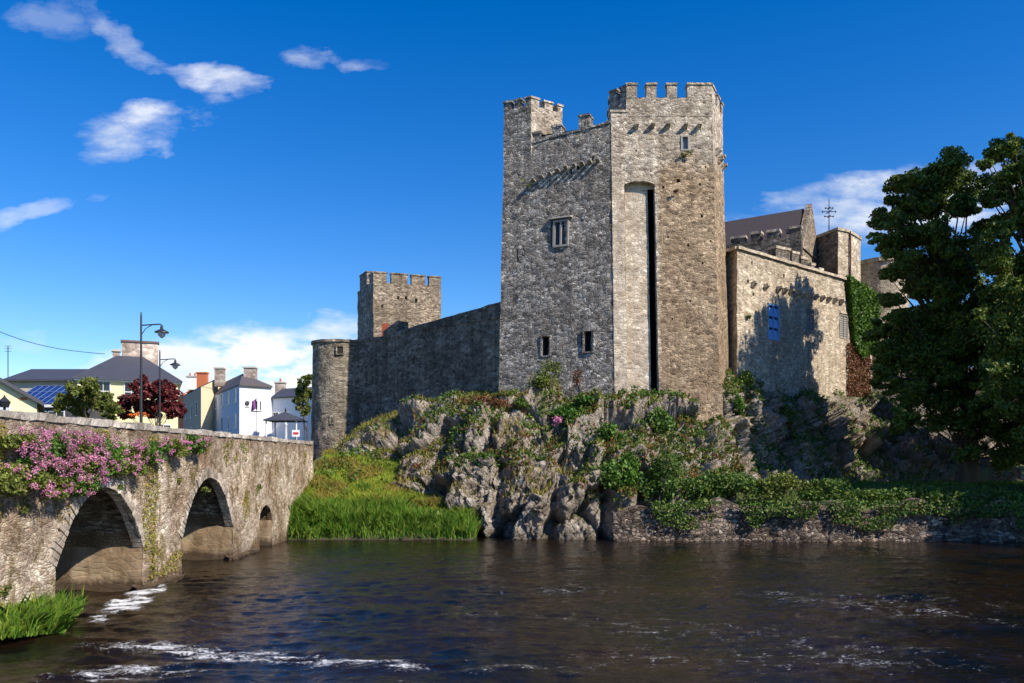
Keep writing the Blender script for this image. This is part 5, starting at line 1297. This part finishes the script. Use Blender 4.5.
# shrubs and saplings under the trees
T4 = [(900, 425, 13), (905, 400, 12), (1045, 440, 18), (1000, 455, 15), (970, 450, 15), (1025, 455, 15), (925, 395, 18), (950, 400, 18), (975, 405, 18), (1000, 400, 16), (935, 420, 14), (960, 425, 15), (985, 430, 16), (1010, 430, 18), (1035, 425, 20), (915, 378, 14)]
tree(at(965, 475, 49) * [1, 1, 0] + [0, 0, 2.6], 1.5, px_clumps(T4, 49, 2, 2.2, 4), 'holly_tree', 'low dark understorey tree in deep shade beneath the large trees', L_tree, .24, 650, None, .2, 7)
# neighbours further along the bank, beyond the right edge: they shade the lawn and river wall
def random_clumps(c, R_, H, n, seed):
    rs = np.random.RandomState(seed); out = []
    for k in range(n):
        d = rs.normal(size=3); d /= np.linalg.norm(d); rr = rs.uniform(.45, 1) ; out.append((np.array(c) + d * rr * np.array([R_, R_, H]), rs.uniform(1.2, 1.9)))
    return out
for k, (bx, by, cz, R_, H) in enumerate(((34.6, 40.3, 20, 5.4, 11.5), (36.5, 38.5, 9, 5.2, 6), (42, 47, 13, 5.5, 8.5), (39, 33, 12, 5.0, 8), (37.5, 52.5, 12, 6.0, 8.5))):
    tree((bx, by, 2.0), 4.0, random_clumps((bx, by, cz), R_, H, 42, k + 5), 'broadleaf_tree', 'riverside broadleaf tree standing beyond the right edge of the photo', L_tree, .36, 330, 'trees beyond the right edge', .45, 20 + k)

# ================================================================ the town
GZ = 4.2
M_yel = plain('pale_yellow_render', (.78, .72, .42), .85, var=.05, sc=1.5)
M_cream = plain('cream_render', (.72, .62, .42), .85, var=.06)
M_white = plain('white_render', (.84, .84, .85), .8, var=.04, sc=1.5)
M_blueish = plain('blue_shade_render', (.42, .50, .66), .85, var=.06)  # white render toned blue, the side wall's shade painted in
M_tan = plain('brown_render', (.38, .30, .24), .85, var=.08)
M_orange = plain('orange_render', (.62, .14, .05), .85, var=.1)
M_beige = plain('beige_render', (.48, .43, .36), .85, var=.1)
M_sl = plain('blue_grey_slate', (.055, .058, .075), .6, var=.3, sc=2.0, bump=.4)
M_frame = plain('white_window_frame', (.75, .75, .74), .5)
M_chim = stone('chimney_render', (.30, .24, .20), (.46, .38, .33), (.54, .47, .41), (.44, .37, .32), scale=1.6, bump=.3, lichen=0)
M_red = plain('terracotta', (.45, .14, .06), .8)
M_orangec = plain('orange_chimney_paint', (.52, .15, .06), .8)
M_pv = plain('dark_blue_roof_panel', (.012, .035, .16), .25, var=.2)
M_pvf = plain('panel_rail', (.09, .14, .28), .4)
def bwindow(parent, a, b, u, z, w, h, bars=True, m_=None, name='window'):
    """a framed window on the upright face a->b (seen left to right), u metres along it"""
    a = np.array(a, float); b = np.array(b, float); t = (b - a) / np.linalg.norm(b - a); n = np.array([t[1], -t[0]])
    q = lambda uu, zz_, e: np.append(a + t * uu + n * e, zz_)
    f = MB(); w_ = .07
    def bar(x0, x1, y0, y1, e=.06): f.hexa([q(x0, y0, e), q(x1, y0, e), q(x1, y0, -.05), q(x0, y0, -.05), q(x0, y1, e), q(x1, y1, e), q(x1, y1, -.05), q(x0, y1, -.05)])
    bar(u - w / 2 - w_, u - w / 2, z, z + h); bar(u + w / 2, u + w / 2 + w_, z, z + h); bar(u - w / 2 - w_, u + w / 2 + w_, z + h, z + h + w_); bar(u - w / 2 - .14, u + w / 2 + .14, z - .1, z, .14)
    if bars: bar(u - w / 2, u + w / 2, z + h * .5 - .03, z + h * .5 + .03, .04); bar(u - .02, u + .02, z, z + h * .5 - .03, .04); bar(u - .02, u + .02, z + h * .5 + .03, z + h, .04)
    fr_ = f.build(name, M_frame, parent); g_ = MB(); g_.add([q(u - w / 2, z, .012), q(u + w / 2, z, .012), q(u + w / 2, z + h, .012), q(u - w / 2, z + h, .012)], [(0, 1, 2, 3)]); g_.build('pane', m_ or M_glass, fr_)
    return fr_
def walls(parent, poly, z0, z1, mats, name='wall'):
    m = MB(); k = len(poly)
    for i in range(k): m.add([c3(poly[i], z0), c3(poly[(i + 1) % k], z0), c3(poly[(i + 1) % k], z1), c3(poly[i], z1)], [(0, 1, 2, 3)], min(i, len(mats) - 1))
    return m.build(name, mats, parent)
def slab_roof(parent, quads, th_, m_, name='roof'):
    m = MB()
    for q in quads:
        q = [np.array(x, float) for x in q]; lo = [x - [0, 0, th_] for x in q]; k = len(q)
        m.add(q + lo, [tuple(range(k)), tuple(range(2 * k - 1, k - 1, -1))] + [(i, (i + 1) % k, k + (i + 1) % k, k + i) for i in range(k)])
    return m.build(name, m_, parent)
def chimney(parent, P, w, d, h, m_, pots=2, capm=None):
    c = MB(); x, y, z = P; c.box((x - w / 2, y - d / 2, z - 1.2), (x + w / 2, y + d / 2, z + h), res=.5); 
    o_ = c.build('chimney', m_, parent, amp=.015); k = MB(); k.box((x - w / 2 - .09, y - d / 2 - .09, z + h), (x + w / 2 + .09, y + d / 2 + .09, z + h + .16)); k.build('cap', capm or M_beige, o_)
    for i in range(pots):
        pm = MB(); px_ = x + (i - (pots - 1) / 2) * w / max(1, pots) ; pm.lathe([(.13, z + h + .1), (.11, z + h + .5), (.13, z + h + .55), (.09, z + h + .55)], px_, y, 8); pm.build('pot', M_red, o_)
    return o_

# yellow gabled house at the left edge
h1 = thing('gabled_house', (-28, 42, GZ), 'pale yellow gabled house cut by the left edge of the photo', 'house')
Yf = 40.0; h1.location = ((37 - 512) / F * 40.0, 40.0, GZ); ORG[h1] = np.array(h1.location); h1.rotation_euler = (0, 0, R(30)); xr = (37 - 512) / F * Yf; ez_ = CZ + 61 / F * Yf; xm = xr - 4.3; rz_ = ez_ + 4.3 * .62
m = MB(); xl = xm - 4.3
m.add([(xl, Yf, GZ - .2), (xr, Yf, GZ - .2), (xr, Yf, ez_), (xm, Yf, rz_), (xl, Yf, ez_)], [(0, 1, 2, 3, 4)]); m.add([(xl, Yf + 9, GZ - .2), (xr, Yf + 9, GZ - .2), (xr, Yf + 9, ez_), (xm, Yf + 9, rz_), (xl, Yf + 9, ez_)], [(4, 3, 2, 1, 0)])
m.add([(xr, Yf, GZ - .2), (xr, Yf + 9, GZ - .2), (xr, Yf + 9, ez_), (xr, Yf, ez_)], [(0, 1, 2, 3)]); m.add([(xl, Yf, GZ - .2), (xl, Yf + 9, GZ - .2), (xl, Yf + 9, ez_), (xl, Yf, ez_)], [(3, 2, 1, 0)]); m.build('wall', M_yel, h1)
e = .3; s_ = (rz_ - ez_) / 4.3
slab_roof(h1, [[(xm, Yf - e, rz_ + .12), (xr + e, Yf - e, ez_ + .12 - s_ * e), (xr + e, Yf + 9.3, ez_ + .12 - s_ * e), (xm, Yf + 9.3, rz_ + .12)], [(xm, Yf + 9.3, rz_ + .12), (xl - e, Yf + 9.3, ez_ + .12 - s_ * e), (xl - e, Yf - e, ez_ + .12 - s_ * e), (xm, Yf - e, rz_ + .12)]], .2, M_sl)
bwindow(h1, (xl, Yf), (xr, Yf), 8.6 - 1.85, 5.7, 1.3, 1.1, m_=plain('window_with_pale_blind', (.50, .56, .60), .3))
P = at(25, 399, Yf - .03); m = MB(); m.box((P[0] - .16, P[1] - .02, P[2] - .06), (P[0] + .16, P[1] + .02, P[2] + .06)); m.build('wall_plaque', M_orangec, h1)
# garden lantern on a post
gl = thing('lantern_post', at(4.5, 420, 24.5), 'small dark pointed lantern behind the bridge parapet at the left edge', 'lantern'); P = at(4.5, 400, 33)
gl.location = (P[0], P[1], GZ); ORG[gl] = np.array([P[0], P[1], GZ])
m = MB(); m.tube([(P[0], P[1], GZ), (P[0], P[1], P[2] - .3)], .05, 6); m.build('post', M_iron, gl); m = MB(); m.lathe([(.16, P[2] - .3), (.22, P[2] - .1), (.24, P[2] - .08), (.05, P[2] + .12), (.01, P[2] + .22)], P[0], P[1], 8); m.build('lantern', M_iron, gl)
# long slate roofed building behind
h2 = thing('long_building', (-36, 64, GZ), 'long low building with a dark slate roof behind the yellow gable', 'building')
Y2 = 62.0; A0 = at(7, 379.5, Y2); A1 = at(82, 379.5, Y2)
walls(h2, [(A0[0], Y2), (A1[0], Y2), (A1[0], Y2 + 7), (A0[0], Y2 + 7)], GZ - .3, A0[2], [M_beige])
rzz = CZ + (HY - 369) / F * (Y2 + 3.5)
slab_roof(h2, [[(A0[0] - .2, Y2 - .35, A0[2] - .02), (A1[0], Y2 - .35, A0[2] - .02), (A1[0], Y2 + 3.5, rzz), (A0[0] - .2, Y2 + 3.5, rzz)], [(A0[0] - .2, Y2 + 3.5, rzz), (A1[0], Y2 + 3.5, rzz), (A1[0], Y2 + 7.3, A0[2] - .02), (A0[0] - .2, Y2 + 7.3, A0[2] - .02)]], .15, M_sl)
m = MB(); P = at(8, 346, Y2 + 3); m.tube([(P[0], P[1], GZ), (P[0], P[1], P[2])], .035, 5)
for zz_ in (.0, .22, .44): m.tube([(P[0] - .28, P[1], P[2] - zz_), (P[0] + .28, P[1], P[2] - zz_)], .015, 4)
m.build('aerial', M_iron, h2)
# annex with blue roof panels
h3 = thing('glass_annex', (-33, 57, GZ), 'low annex with blue roof panels between the yellow gable and yellow hipped house', 'building')
B0 = at(10, 404, 54); B1 = at(66, 404, 54); tz_ = CZ + (HY - 386.5) / F * 57.0
walls(h3, [(B0[0], 54.2), (B1[0], 54.2), (B1[0] , 60), (B0[0], 60)], GZ - .2, B0[2] - .1, [M_sl])
slab_roof(h3, [[(B0[0], 54, B0[2]), (B1[0], 54, B0[2]), (B1[0] - 0, 57, tz_), (B0[0], 57, tz_)], [(B0[0], 57, tz_), (B1[0], 57, tz_), (B1[0], 60, B0[2]), (B0[0], 60, B0[2])]], .12, M_pv)
m = MB()
for k in range(9):
    x_ = B0[0] + (B1[0] - B0[0]) * k / 8; m.tube([(x_, 54, B0[2] + .03), (x_, 57, tz_ + .03)], .035, 4)
for t_ in (0.02, .34, .67, 1): m.tube([(B0[0], 54 + 3 * t_, B0[2] + .03 + (tz_ - B0[2]) * t_), (B1[0], 54 + 3 * t_, B0[2] + .03 + (tz_ - B0[2]) * t_)], .03, 4)
m.build('panel_rails', M_pvf, h3)
m = MB(); m.box((B0[0], 53.95, B0[2] - .22), (B1[0], 54.1, B0[2] - .04)); m.build('gutter', M_frame, h3)
for k in range(6): bwindow(h3, (B0[0], 54.2), (B1[0], 54.2), .5 + k * (B1[0] - B0[0] - 1) / 5, 5.2, .5, 2.2, bars=False)
# yellow hipped house
h4 = thing('hipped_house', (-26, 67, GZ), 'pale yellow house with a hipped slate roof and very wide chimney', 'house')
Y4 = 62.0; xm4 = -29.7; h4.location = (xm4, Y4, GZ); ORG[h4] = np.array(h4.location); h4.rotation_euler = (0, 0, R(24.4))
C0 = np.array([xm4 - 3.75, Y4, 10.42]); C1 = np.array([xm4 + 3.75, Y4, 10.42]); x0, x1 = C0[0] + .22, C1[0] - .22; ez4 = C0[2]
walls(h4, [(x0, Y4 + .3), (x1, Y4 + .3), (x1, Y4 + 9), (x0, Y4 + 9)], GZ - .2, ez4, [M_yel])
m = MB(); m.box((C0[0] - .02, Y4, ez4 - .2), (C1[0] + .02, Y4 + 9.3, ez4 - .02)); m.build('eaves_board', M_frame, h4)
r0_, r1_ = (xm4 - 1.0, Y4 + 4.6, 12.75), (xm4 + 1.0, Y4 + 4.6, 12.75)
e0, e1, e2, e3 = (C0[0] - .1, Y4 - .1, ez4), (C1[0] + .1, Y4 - .1, ez4), (C1[0] + .1, Y4 + 9.4, ez4), (C0[0] - .1, Y4 + 9.4, ez4)
slab_roof(h4, [[e0, e1, r1_, r0_], [e1, e2, r1_], [e2, e3, r0_, r1_], [e3, e0, r0_]], .1, M_sl)
P = np.array([xm4 + .75, Y4 + 5.3, 12.6]); chimney(h4, P, 2.75, .9, 1.35, M_chim, 0, plain('dark_chimney_cap', (.14, .09, .08), .8)); P = np.array([xm4 - 1.05, Y4 + 5, 12.6]); chimney(h4, P, .5, .6, .5, M_chim, 0)
for u_, zt in ((1.75, 8.75), (3.7, 8.75), (6.0, 8.75)): bwindow(h4, (x0, Y4 + .3), (x1, Y4 + .3), u_, zt, .9, 1.4)
for u_, zt in ((1.8, 5.3), (6.0, 5.3)): bwindow(h4, (x0, Y4 + .3), (x1, Y4 + .3), u_, zt, 1.0, 1.6)
# terrace far street: each house of its own; far corner towards the vanishing street
def street_house(name, label, a, b, dpx, ezl, front, side, roofm, nwin, floors, ridge_px, chim=(), hip=False, depth=8.0, cat='house', eave=None):
    pass
def P2(px, Y): return np.array([(px - 512) / F * Y, Y])
# brown fronted house with cream gable
h5 = thing('terraced_house', (*P2(195, 100), GZ), 'brown fronted terraced house with a cream lit gable and orange chimney', 'house')
a, b, c_ = P2(183.5, 112), P2(201, 98), P2(231, 106); d_ = a + (c_ - b); ze = CZ + (HY - 386) / F * 98; 
walls(h5, [a, b, c_, d_], GZ - .2, ze, [M_tan, M_cream, M_tan, M_tan])
mb_ = (b + c_) / 2; ma = (a + d_) / 2; zr = CZ + (HY - 378.5) / F * 102
slab_roof(h5, [[c3(a, ze), c3(b, ze), c3(mb_, zr), c3(ma, zr)], [c3(c_, ze), c3(d_, ze), c3(ma, zr), c3(mb_, zr)]], .15, M_sl)
m = MB(); m.add([c3(b, ze - .1), c3(c_, ze - .1), c3(mb_, zr - .1)], [(0, 1, 2)]); m.build('gable', M_cream, h5)
t_ = np.linalg.norm(b - a)
for fl in range(2):
    for k in range(3): bwindow(h5, a, b, t_ * (.2 + .3 * k), 7.2 + fl * 3.0 - .3, .95, 1.6, bars=False, m_=M_dark)
m = MB(); n_ = np.array([(b - a)[1], -(b - a)[0]]) / t_; m.hexa([c3(a + n_ * .12, GZ), c3(b + n_ * .12, GZ), c3(b, GZ), c3(a, GZ), c3(a + n_ * .12, 6.4), c3(b + n_ * .12, 6.4), c3(b, 6.4), c3(a, 6.4)]); m.build('shop_front', plain('dark_red_shopfront', (.16, .03, .03), .6), h5)
P = at(202.5, 379, 104); chimney(h5, P, 1.25, .8, .7, M_orangec, 0, M_orangec); P = at(192.5, 381, 108); chimney(h5, P, 1.3, .8, .5, M_white, 2); P = at(220, 377, 101); chimney(h5, P, 1.05, .9, 1.0, M_chim, 0)
h6 = thing('terraced_house', (*P2(179, 120), GZ), 'orange painted house glimpsed between the purple tree and brown house', 'house')
a6, b6 = P2(173, 124), P2(183.5, 112.3); c6 = b6 + (c_ - b) ; d6 = a6 + (c_ - b); walls(h6, [a6, b6, c6, d6], GZ - .2, 13.6, [M_orange]); m6 = (b6 + c6) / 2; n6 = (a6 + d6) / 2
slab_roof(h6, [[c3(a6, 13.6), c3(b6, 13.6), c3(m6, 15.2), c3(n6, 15.2)], [c3(c6, 13.6), c3(d6, 13.6), c3(n6, 15.2), c3(m6, 15.2)]], .15, M_red)
# three storey white hotel
h7 = thing('corner_hotel', (*P2(250, 88), GZ), 'white three storey corner building with blue shaded side and round emblem', 'hotel')
a, b, c_ = P2(208, 106), P2(239.5, 88), P2(271.5, 90.5); d_ = a + (c_ - b); ze = CZ + (HY - 383.5) / F * 88
walls(h7, [a, b, c_, d_], GZ - .2, ze, [M_blueish, M_white, M_white, M_white])
cen = (a + b + c_ + d_) / 4; zr = ze + 1.75; r0_ = b + (a - b) * .28 + (c_ - b) * .42; r1_ = a + (b - a) * .2 + (d_ - a) * .42
ov = lambda p: p + (p - cen) * .03
A_, B_, C_, D_ = [c3(ov(p), ze - .05) for p in (a, b, c_, d_)]
slab_roof(h7, [[A_, B_, c3(r0_, zr), c3(r1_, zr)], [B_, C_, c3(r0_, zr)], [C_, D_, c3(r1_, zr), c3(r0_, zr)], [D_, A_, c3(r1_, zr)]], .18, plain('brown_grey_slate', (.10, .085, .085), .75, var=.25))
P = at(250.5, 375, 93); chimney(h7, P, 1.3, .9, .75, M_chim, 0)
t_ = np.linalg.norm(b - a); M_bg = plain('deep_blue_window', (.03, .05, .10), .2)
for fl in range(3):
    for k in range(5): bwindow(h7, a, b, t_ * (.1 + .2 * k), 5.0 + fl * 2.85, .9, 1.5, bars=False, m_=M_bg)
t7 = np.linalg.norm(c_ - b)
for px_ in (252.8, 256.4, 260.2): bwindow(h7, b, c_, (px_ - 239.5) / 32 * t7, CZ + (HY - 410) / F * 89, .14, 1.0, bars=False)
for px_, w, z_, h_ in ((243.5, .4, 4.5, 1.3), (250.5, .9, 4.4, 1.8)): bwindow(h7, b, c_, (px_ - 239.5) / 32 * t7, z_, w, h_, bars=False, name='door')
# round emblem with a line of small marks beneath, faint letters higher up
def on_face(u, z, e, a=b, c=c_):
    t = (c - a) / np.linalg.norm(c - a); n = np.array([t[1], -t[0]]); return np.append(a + t * u + n * e, z)
ue, zc = (246.8 - 239.5) / 32 * t7, CZ + (HY - 403.2) / F * 88.5
m = MB()
ring = [(on_face(ue + math.cos(q) * .27, zc + math.sin(q) * .27, .07), on_face(ue + math.cos(q) * .18, zc + math.sin(q) * .18, .07)) for q in np.linspace(0, 2 * PI, 25)]
for i in range(24): m.add([ring[i][0], ring[i][1], ring[i + 1][1], ring[i + 1][0]], [(0, 1, 2, 3)])
m.hexa([on_face(ue + x, zc + z_, e_) for z_ in (-.12, .10) for x, e_ in ((-.19, .08), (.19, .08), (.19, .0), (-.19, .0))]); M_sign = plain('dark_sign_metal', (.03, .035, .05), .6); m.build('emblem', M_sign, h7); m = MB()
for k in range(5): m.hexa([on_face(ue - .22 + k * .1 + x, zc - .48 + z_, e_) for z_ in (0, .1) for x, e_ in ((0, .05), (.06, .05), (.06, .0), (0, .0))])
m.build('emblem_lettering', M_sign, h7)
m = MB()
for k in range(5): m.hexa([on_face(1.25 + k * .24 + x, CZ + (HY - 389) / F * 88.5 + z_, e_) for z_ in (0, .28) for x, e_ in ((0, .03), (.13, .03), (.13, .0), (0, .0))])
m.build('faint_lettering', plain('faded_cream_lettering', (.70, .66, .58), .8), h7)
fl_ = thing('flag', at(253, 420, 86), 'purple flag hanging from a thin pole by the white corner building', 'flag'); 
m = MB(); P = at(254, 401, 86); m.tube([(P[0] + .25, 86, 4.2), (P[0] + .25, 86, P[2] + .4)], .03, 5); m.build('pole', M_iron, fl_)
m = MB(); m.grid(np.array([[(P[0] + .25 - t * (.45 + .2 * s), 86 + .08 * math.sin(t * 6 + s * 3), P[2] + .3 - s * 1.15 - t * .35) for s in np.linspace(0, 1, 8)] for t in np.linspace(0, 1, 6)])); m.build('cloth', plain('purple_cloth', (.20, .06, .22), .8), fl_)
# lower white building
h8 = thing('low_white_building', (*P2(290, 88), GZ), 'lower white building with a dark roof right of the tall white corner building', 'building')
a, b = P2(271.5, 90.7), P2(308, 88); d8 = np.array([.5, 6.5]); ze = CZ + (HY - 397) / F * 90; zr = CZ + (HY - 388) / F * 93
walls(h8, [a, b, b + d8, a + d8], GZ - .2, ze, [M_white]); mm = d8 / 2
slab_roof(h8, [[c3(a - d8 * .04, ze), c3(b - d8 * .04, ze), c3(b + mm, zr), c3(a + mm, zr)], [c3(b + d8 * 1.04, ze), c3(a + d8 * 1.04, ze), c3(a + mm, zr), c3(b + mm, zr)]], .15, M_sl)
bwindow(h8, a, b, .7, 8.6, .75, .95); P = at(280.5, 388, 95); chimney(h8, P, 1.1, .8, .55, M_chim, 1)
# pavilion
pv = thing('pavilion', (*P2(285, 62), GZ), 'small open pavilion with a dark pyramid roof beside the round tower', 'pavilion')
c_ = P2(285.5, 62); hw = 1.35; ze = CZ + (HY - 420.5) / F * 62; za_ = CZ + (HY - 411.5) / F * 62; q4 = [c_ + (-hw, -hw), c_ + (hw, -hw), c_ + (hw, hw), c_ + (-hw, hw)]
slab_roof(pv, [[c3(q4[i], ze), c3(q4[(i + 1) % 4], ze), c3(c_, za_)] for i in range(4)], .08, M_sl)
m = MB(); m.lathe([(.05, za_ - .05), (.08, za_ + .1), (.01, za_ + .3)], *c_, 6); m.build('finial', M_iron, pv)
for i in range(4): m = MB(); m.tube([c3(q4[i] * .0 + c_ + (q4[i] - c_) * .85, GZ), c3(c_ + (q4[i] - c_) * .85, ze)], .06, 6); m.build('post', M_frame, pv)
# grey post and cars, red and white sign
sp_ = thing('grey_post', (*P2(285.8, 56), GZ), 'plain pale grey post in front of the pavilion', 'post'); c_ = P2(285.8, 56)
m = MB(); m.lathe([(.12, GZ), (.09, 6.5), (.13, 6.55), (.13, 6.65), (.01, 6.8)], *c_, 8); m.build('shaft', plain('pale_grey_paint', (.5, .52, .55), .6), sp_)
def car(px, Y, col, lab, flip=False):
    c = P2(px, Y); th = thing('parked_car', (*c, GZ), lab, 'car', 'cars parked beyond the bridge'); x, y = c
    prof = [(-2.05, .35), (-2.1, .75), (-1.95, .95), (-1.25, 1.02), (-.6, 1.45), (.75, 1.46), (1.45, 1.05), (2.0, .98), (2.1, .7), (2.05, .35)]
    m = MB(); L0 = [(x + p[0], y - .82 + (.12 if p[1] > 1.1 else 0), GZ + p[1]) for p in prof]; L1 = [(x + p[0], y + .82 - (.12 if p[1] > 1.1 else 0), GZ + p[1]) for p in prof]; k = len(prof)
    m.add(L0 + L1, [tuple(range(k)), tuple(range(2 * k - 1, k - 1, -1))] + [(i, (i + 1) % k, k + (i + 1) % k, k + i)[::-1] for i in range(k)]); m.build('body', col, th)
    for s in (-1, 1):
        m = MB(); m.add([(x - 1.1, y + s * .83, GZ + 1.04), (-.55 + x, y + s * .72, GZ + 1.38), (x + .7, y + s * .72, GZ + 1.38), (x + 1.25, y + s * .83, GZ + 1.06)], [(0, 1, 2, 3)]); m.build('side_window', M_glass, th)
        for wx_ in (-1.3, 1.3): m = MB(); m.tube([(x + wx_, y + s * .62, GZ + .32), (x + wx_, y + s * .86, GZ + .32)], .32, 14); m.build('wheel', plain('tyre', (.02, .02, .02), .9), th)
car(272, 60, plain('dark_red_car_paint', (.08, .012, .015), .3), 'dark red parked car left of the pavilion post'); car(299, 64.5, plain('black_car_paint', (.015, .015, .018), .25), 'black parked car right of the pavilion, by the round tower')
sg = thing('road_sign', (*P2(296, 50), GZ), 'small red and white board sign near the round tower foot', 'sign'); P = at(296, 433.5, 50)
m = MB(); m.tube([(P[0], P[1], GZ), (P[0], P[1], P[2])], .03, 5); m.build('post', M_iron, sg); m = MB(); m.box((P[0] - .24, P[1] - .05, P[2] - .2), (P[0] + .24, P[1] - .03, P[2] + .22)); m.build('board', M_white, sg)
m = MB(); m.box((P[0] - .17, P[1] - .06, P[2] - .06), (P[0] + .17, P[1] - .052, P[2] + .08)); m.build('red_panel', plain('sign_red', (.6, .03, .03), .5), sg)
# people walking by the shops, small
# street lamps
def lamp():
    x, y = 0.0, 0.0; th = thing('street_lamp', (0, 0, GZ), 'tall black street lamp on the bridge with hanging lantern, nearest one', 'street lamp', 'street lamps along the road')
    m = MB(); m.lathe([(.16, GZ), (.16, GZ + .5), (.075, GZ + .6), (.055, GZ + 3), (.04, GZ + 6.2), (.04, GZ + 6.3), (.02, GZ + 6.5)], 0, 0, 10); m.build('pole', M_iron, th)
    m = MB(); m.tube([(0, 0, GZ + 5.9), (.85, 0, GZ + 5.95), (.92, 0, GZ + 5.9)], .03, 6); m.tube([(0, 0, GZ + 5.45), (.2, 0, GZ + 5.75), (.5, 0, GZ + 5.92)], .018, 5); m.build('arm', M_iron, th)
    m = MB(); z = GZ + 5.85; m.lathe([(.02, z + .08), (.06, z), (.07, z - .12), (.30, z - .24), (.31, z - .28), (.05, z - .26)], .92, 0, 12); hd = m.build('lantern', M_iron, th)
    m = MB(); m.lathe([(.19, z - .27), (.15, z - .42), (.04, z - .52), (.01, z - .53)], .92, 0, 10); m.build('glass', plain('lamp_glass', (.45, .5, .55), .2), hd); return th
l0 = lamp(); l0.location = (-16.55, 35.7, GZ)
l2 = l0.copy(); scene.collection.objects.link(l2); l2.location = (-21.0, 47.7, GZ); l2['label'] = 'farther black street lamp with hanging lantern, right of the wide chimney'
def copy_kids(src, dst):
    for ch in [o for o in scene.objects if o.parent == src]:
        c = ch.copy(); scene.collection.objects.link(c); c.parent = dst; copy_kids(ch, c)
kids = [o for o in list(scene.objects) if o.parent == l0]
for ch in kids:
    sub = [o for o in list(scene.objects) if o.parent == ch]
    c = ch.copy(); scene.collection.objects.link(c); c.parent = l2
    for s in sub: d = s.copy(); scene.collection.objects.link(d); d.parent = c
# overhead cable
m = MB(); pts = []
for t in np.linspace(0, 1, 30): pts.append(at(-60 + 165 * t, 302 + 52 * t + 12 * math.sin(PI * t) , 45 + 18 * t))
m.tube(pts, .022, 4); tag(m.build('overhead_cable', M_iron), 'thin dark overhead cable sloping down to the yellow hipped house', 'cable')
# town trees
c_ = px_clumps([(86, 392, 14), (72, 400, 12), (100, 400, 13), (62, 408, 9), (112, 408, 10), (84, 408, 12), (92, 388, 8), (76, 390, 8)], 50, 1, 1.2, 11)
tree((*P2(88, 50), GZ), 1.2, c_, 'garden_tree', 'rounded green garden tree in front of the yellow hipped house', L_yel, .2, 1300, None, .1, 31)
c_ = px_clumps([(150, 388, 13), (138, 395, 14), (165, 396, 14), (128, 404, 10), (150, 405, 16), (172, 405, 11), (178, 412, 8), (126, 414, 8), (142, 384, 7), (160, 386, 8)], 52, 1, 1.2, 12)
tree((*P2(152, 52), GZ), 1.2, c_, 'copper_beech', 'dark purple leaved tree right of the green garden tree', L_purple, .2, 1500, None, .1, 32)
c_ = px_clumps([(303, 384, 7), (307, 395, 9), (300, 400, 7), (306, 410, 8), (309, 378, 6), (300, 392, 5)], 70, 1, 1.0, 13)
tree((*P2(307, 70), GZ), 2.5, c_, 'street_tree', 'slender bright green tree just left of the round tower', L_yel, .22, 900, None, .1, 33)
th = shrub(137, 413.5, 47, .62, .2, 260, .11, leafmat('orange_flower', [(.6, .12, .02), (.75, .2, .03)]), 'orange flower bed behind the parapet under the purple tree', name='flowering_plant', cat='flowers', seed=88, stems=False)
# distant tree masses on the horizon
for i, (x0, x1, Y, h_) in enumerate(((-260, -40, 330, 9), (30, 420, 420, 10))):
    rs = np.random.RandomState(200 + i); n = 14000; x = rs.uniform(x0, x1, n); base = 4 + h_ * (.6 + .8 * vnoise(np.stack([x * .03, x * 0, x * 0], 1), 3)); C = np.stack([x, Y + rs.uniform(-8, 8, n), 3 + (base - 3) * rs.rand(n) ** .7], 1)
    V_, F_ = leaf_cards(C, 2.2, seed=i); tag(fast_mesh('far_woodland', V_, F_, L_tree), 'far off wooded skyline beyond the town' if i == 0 else 'far off wooded skyline behind the castle', 'woodland', kind='stuff')
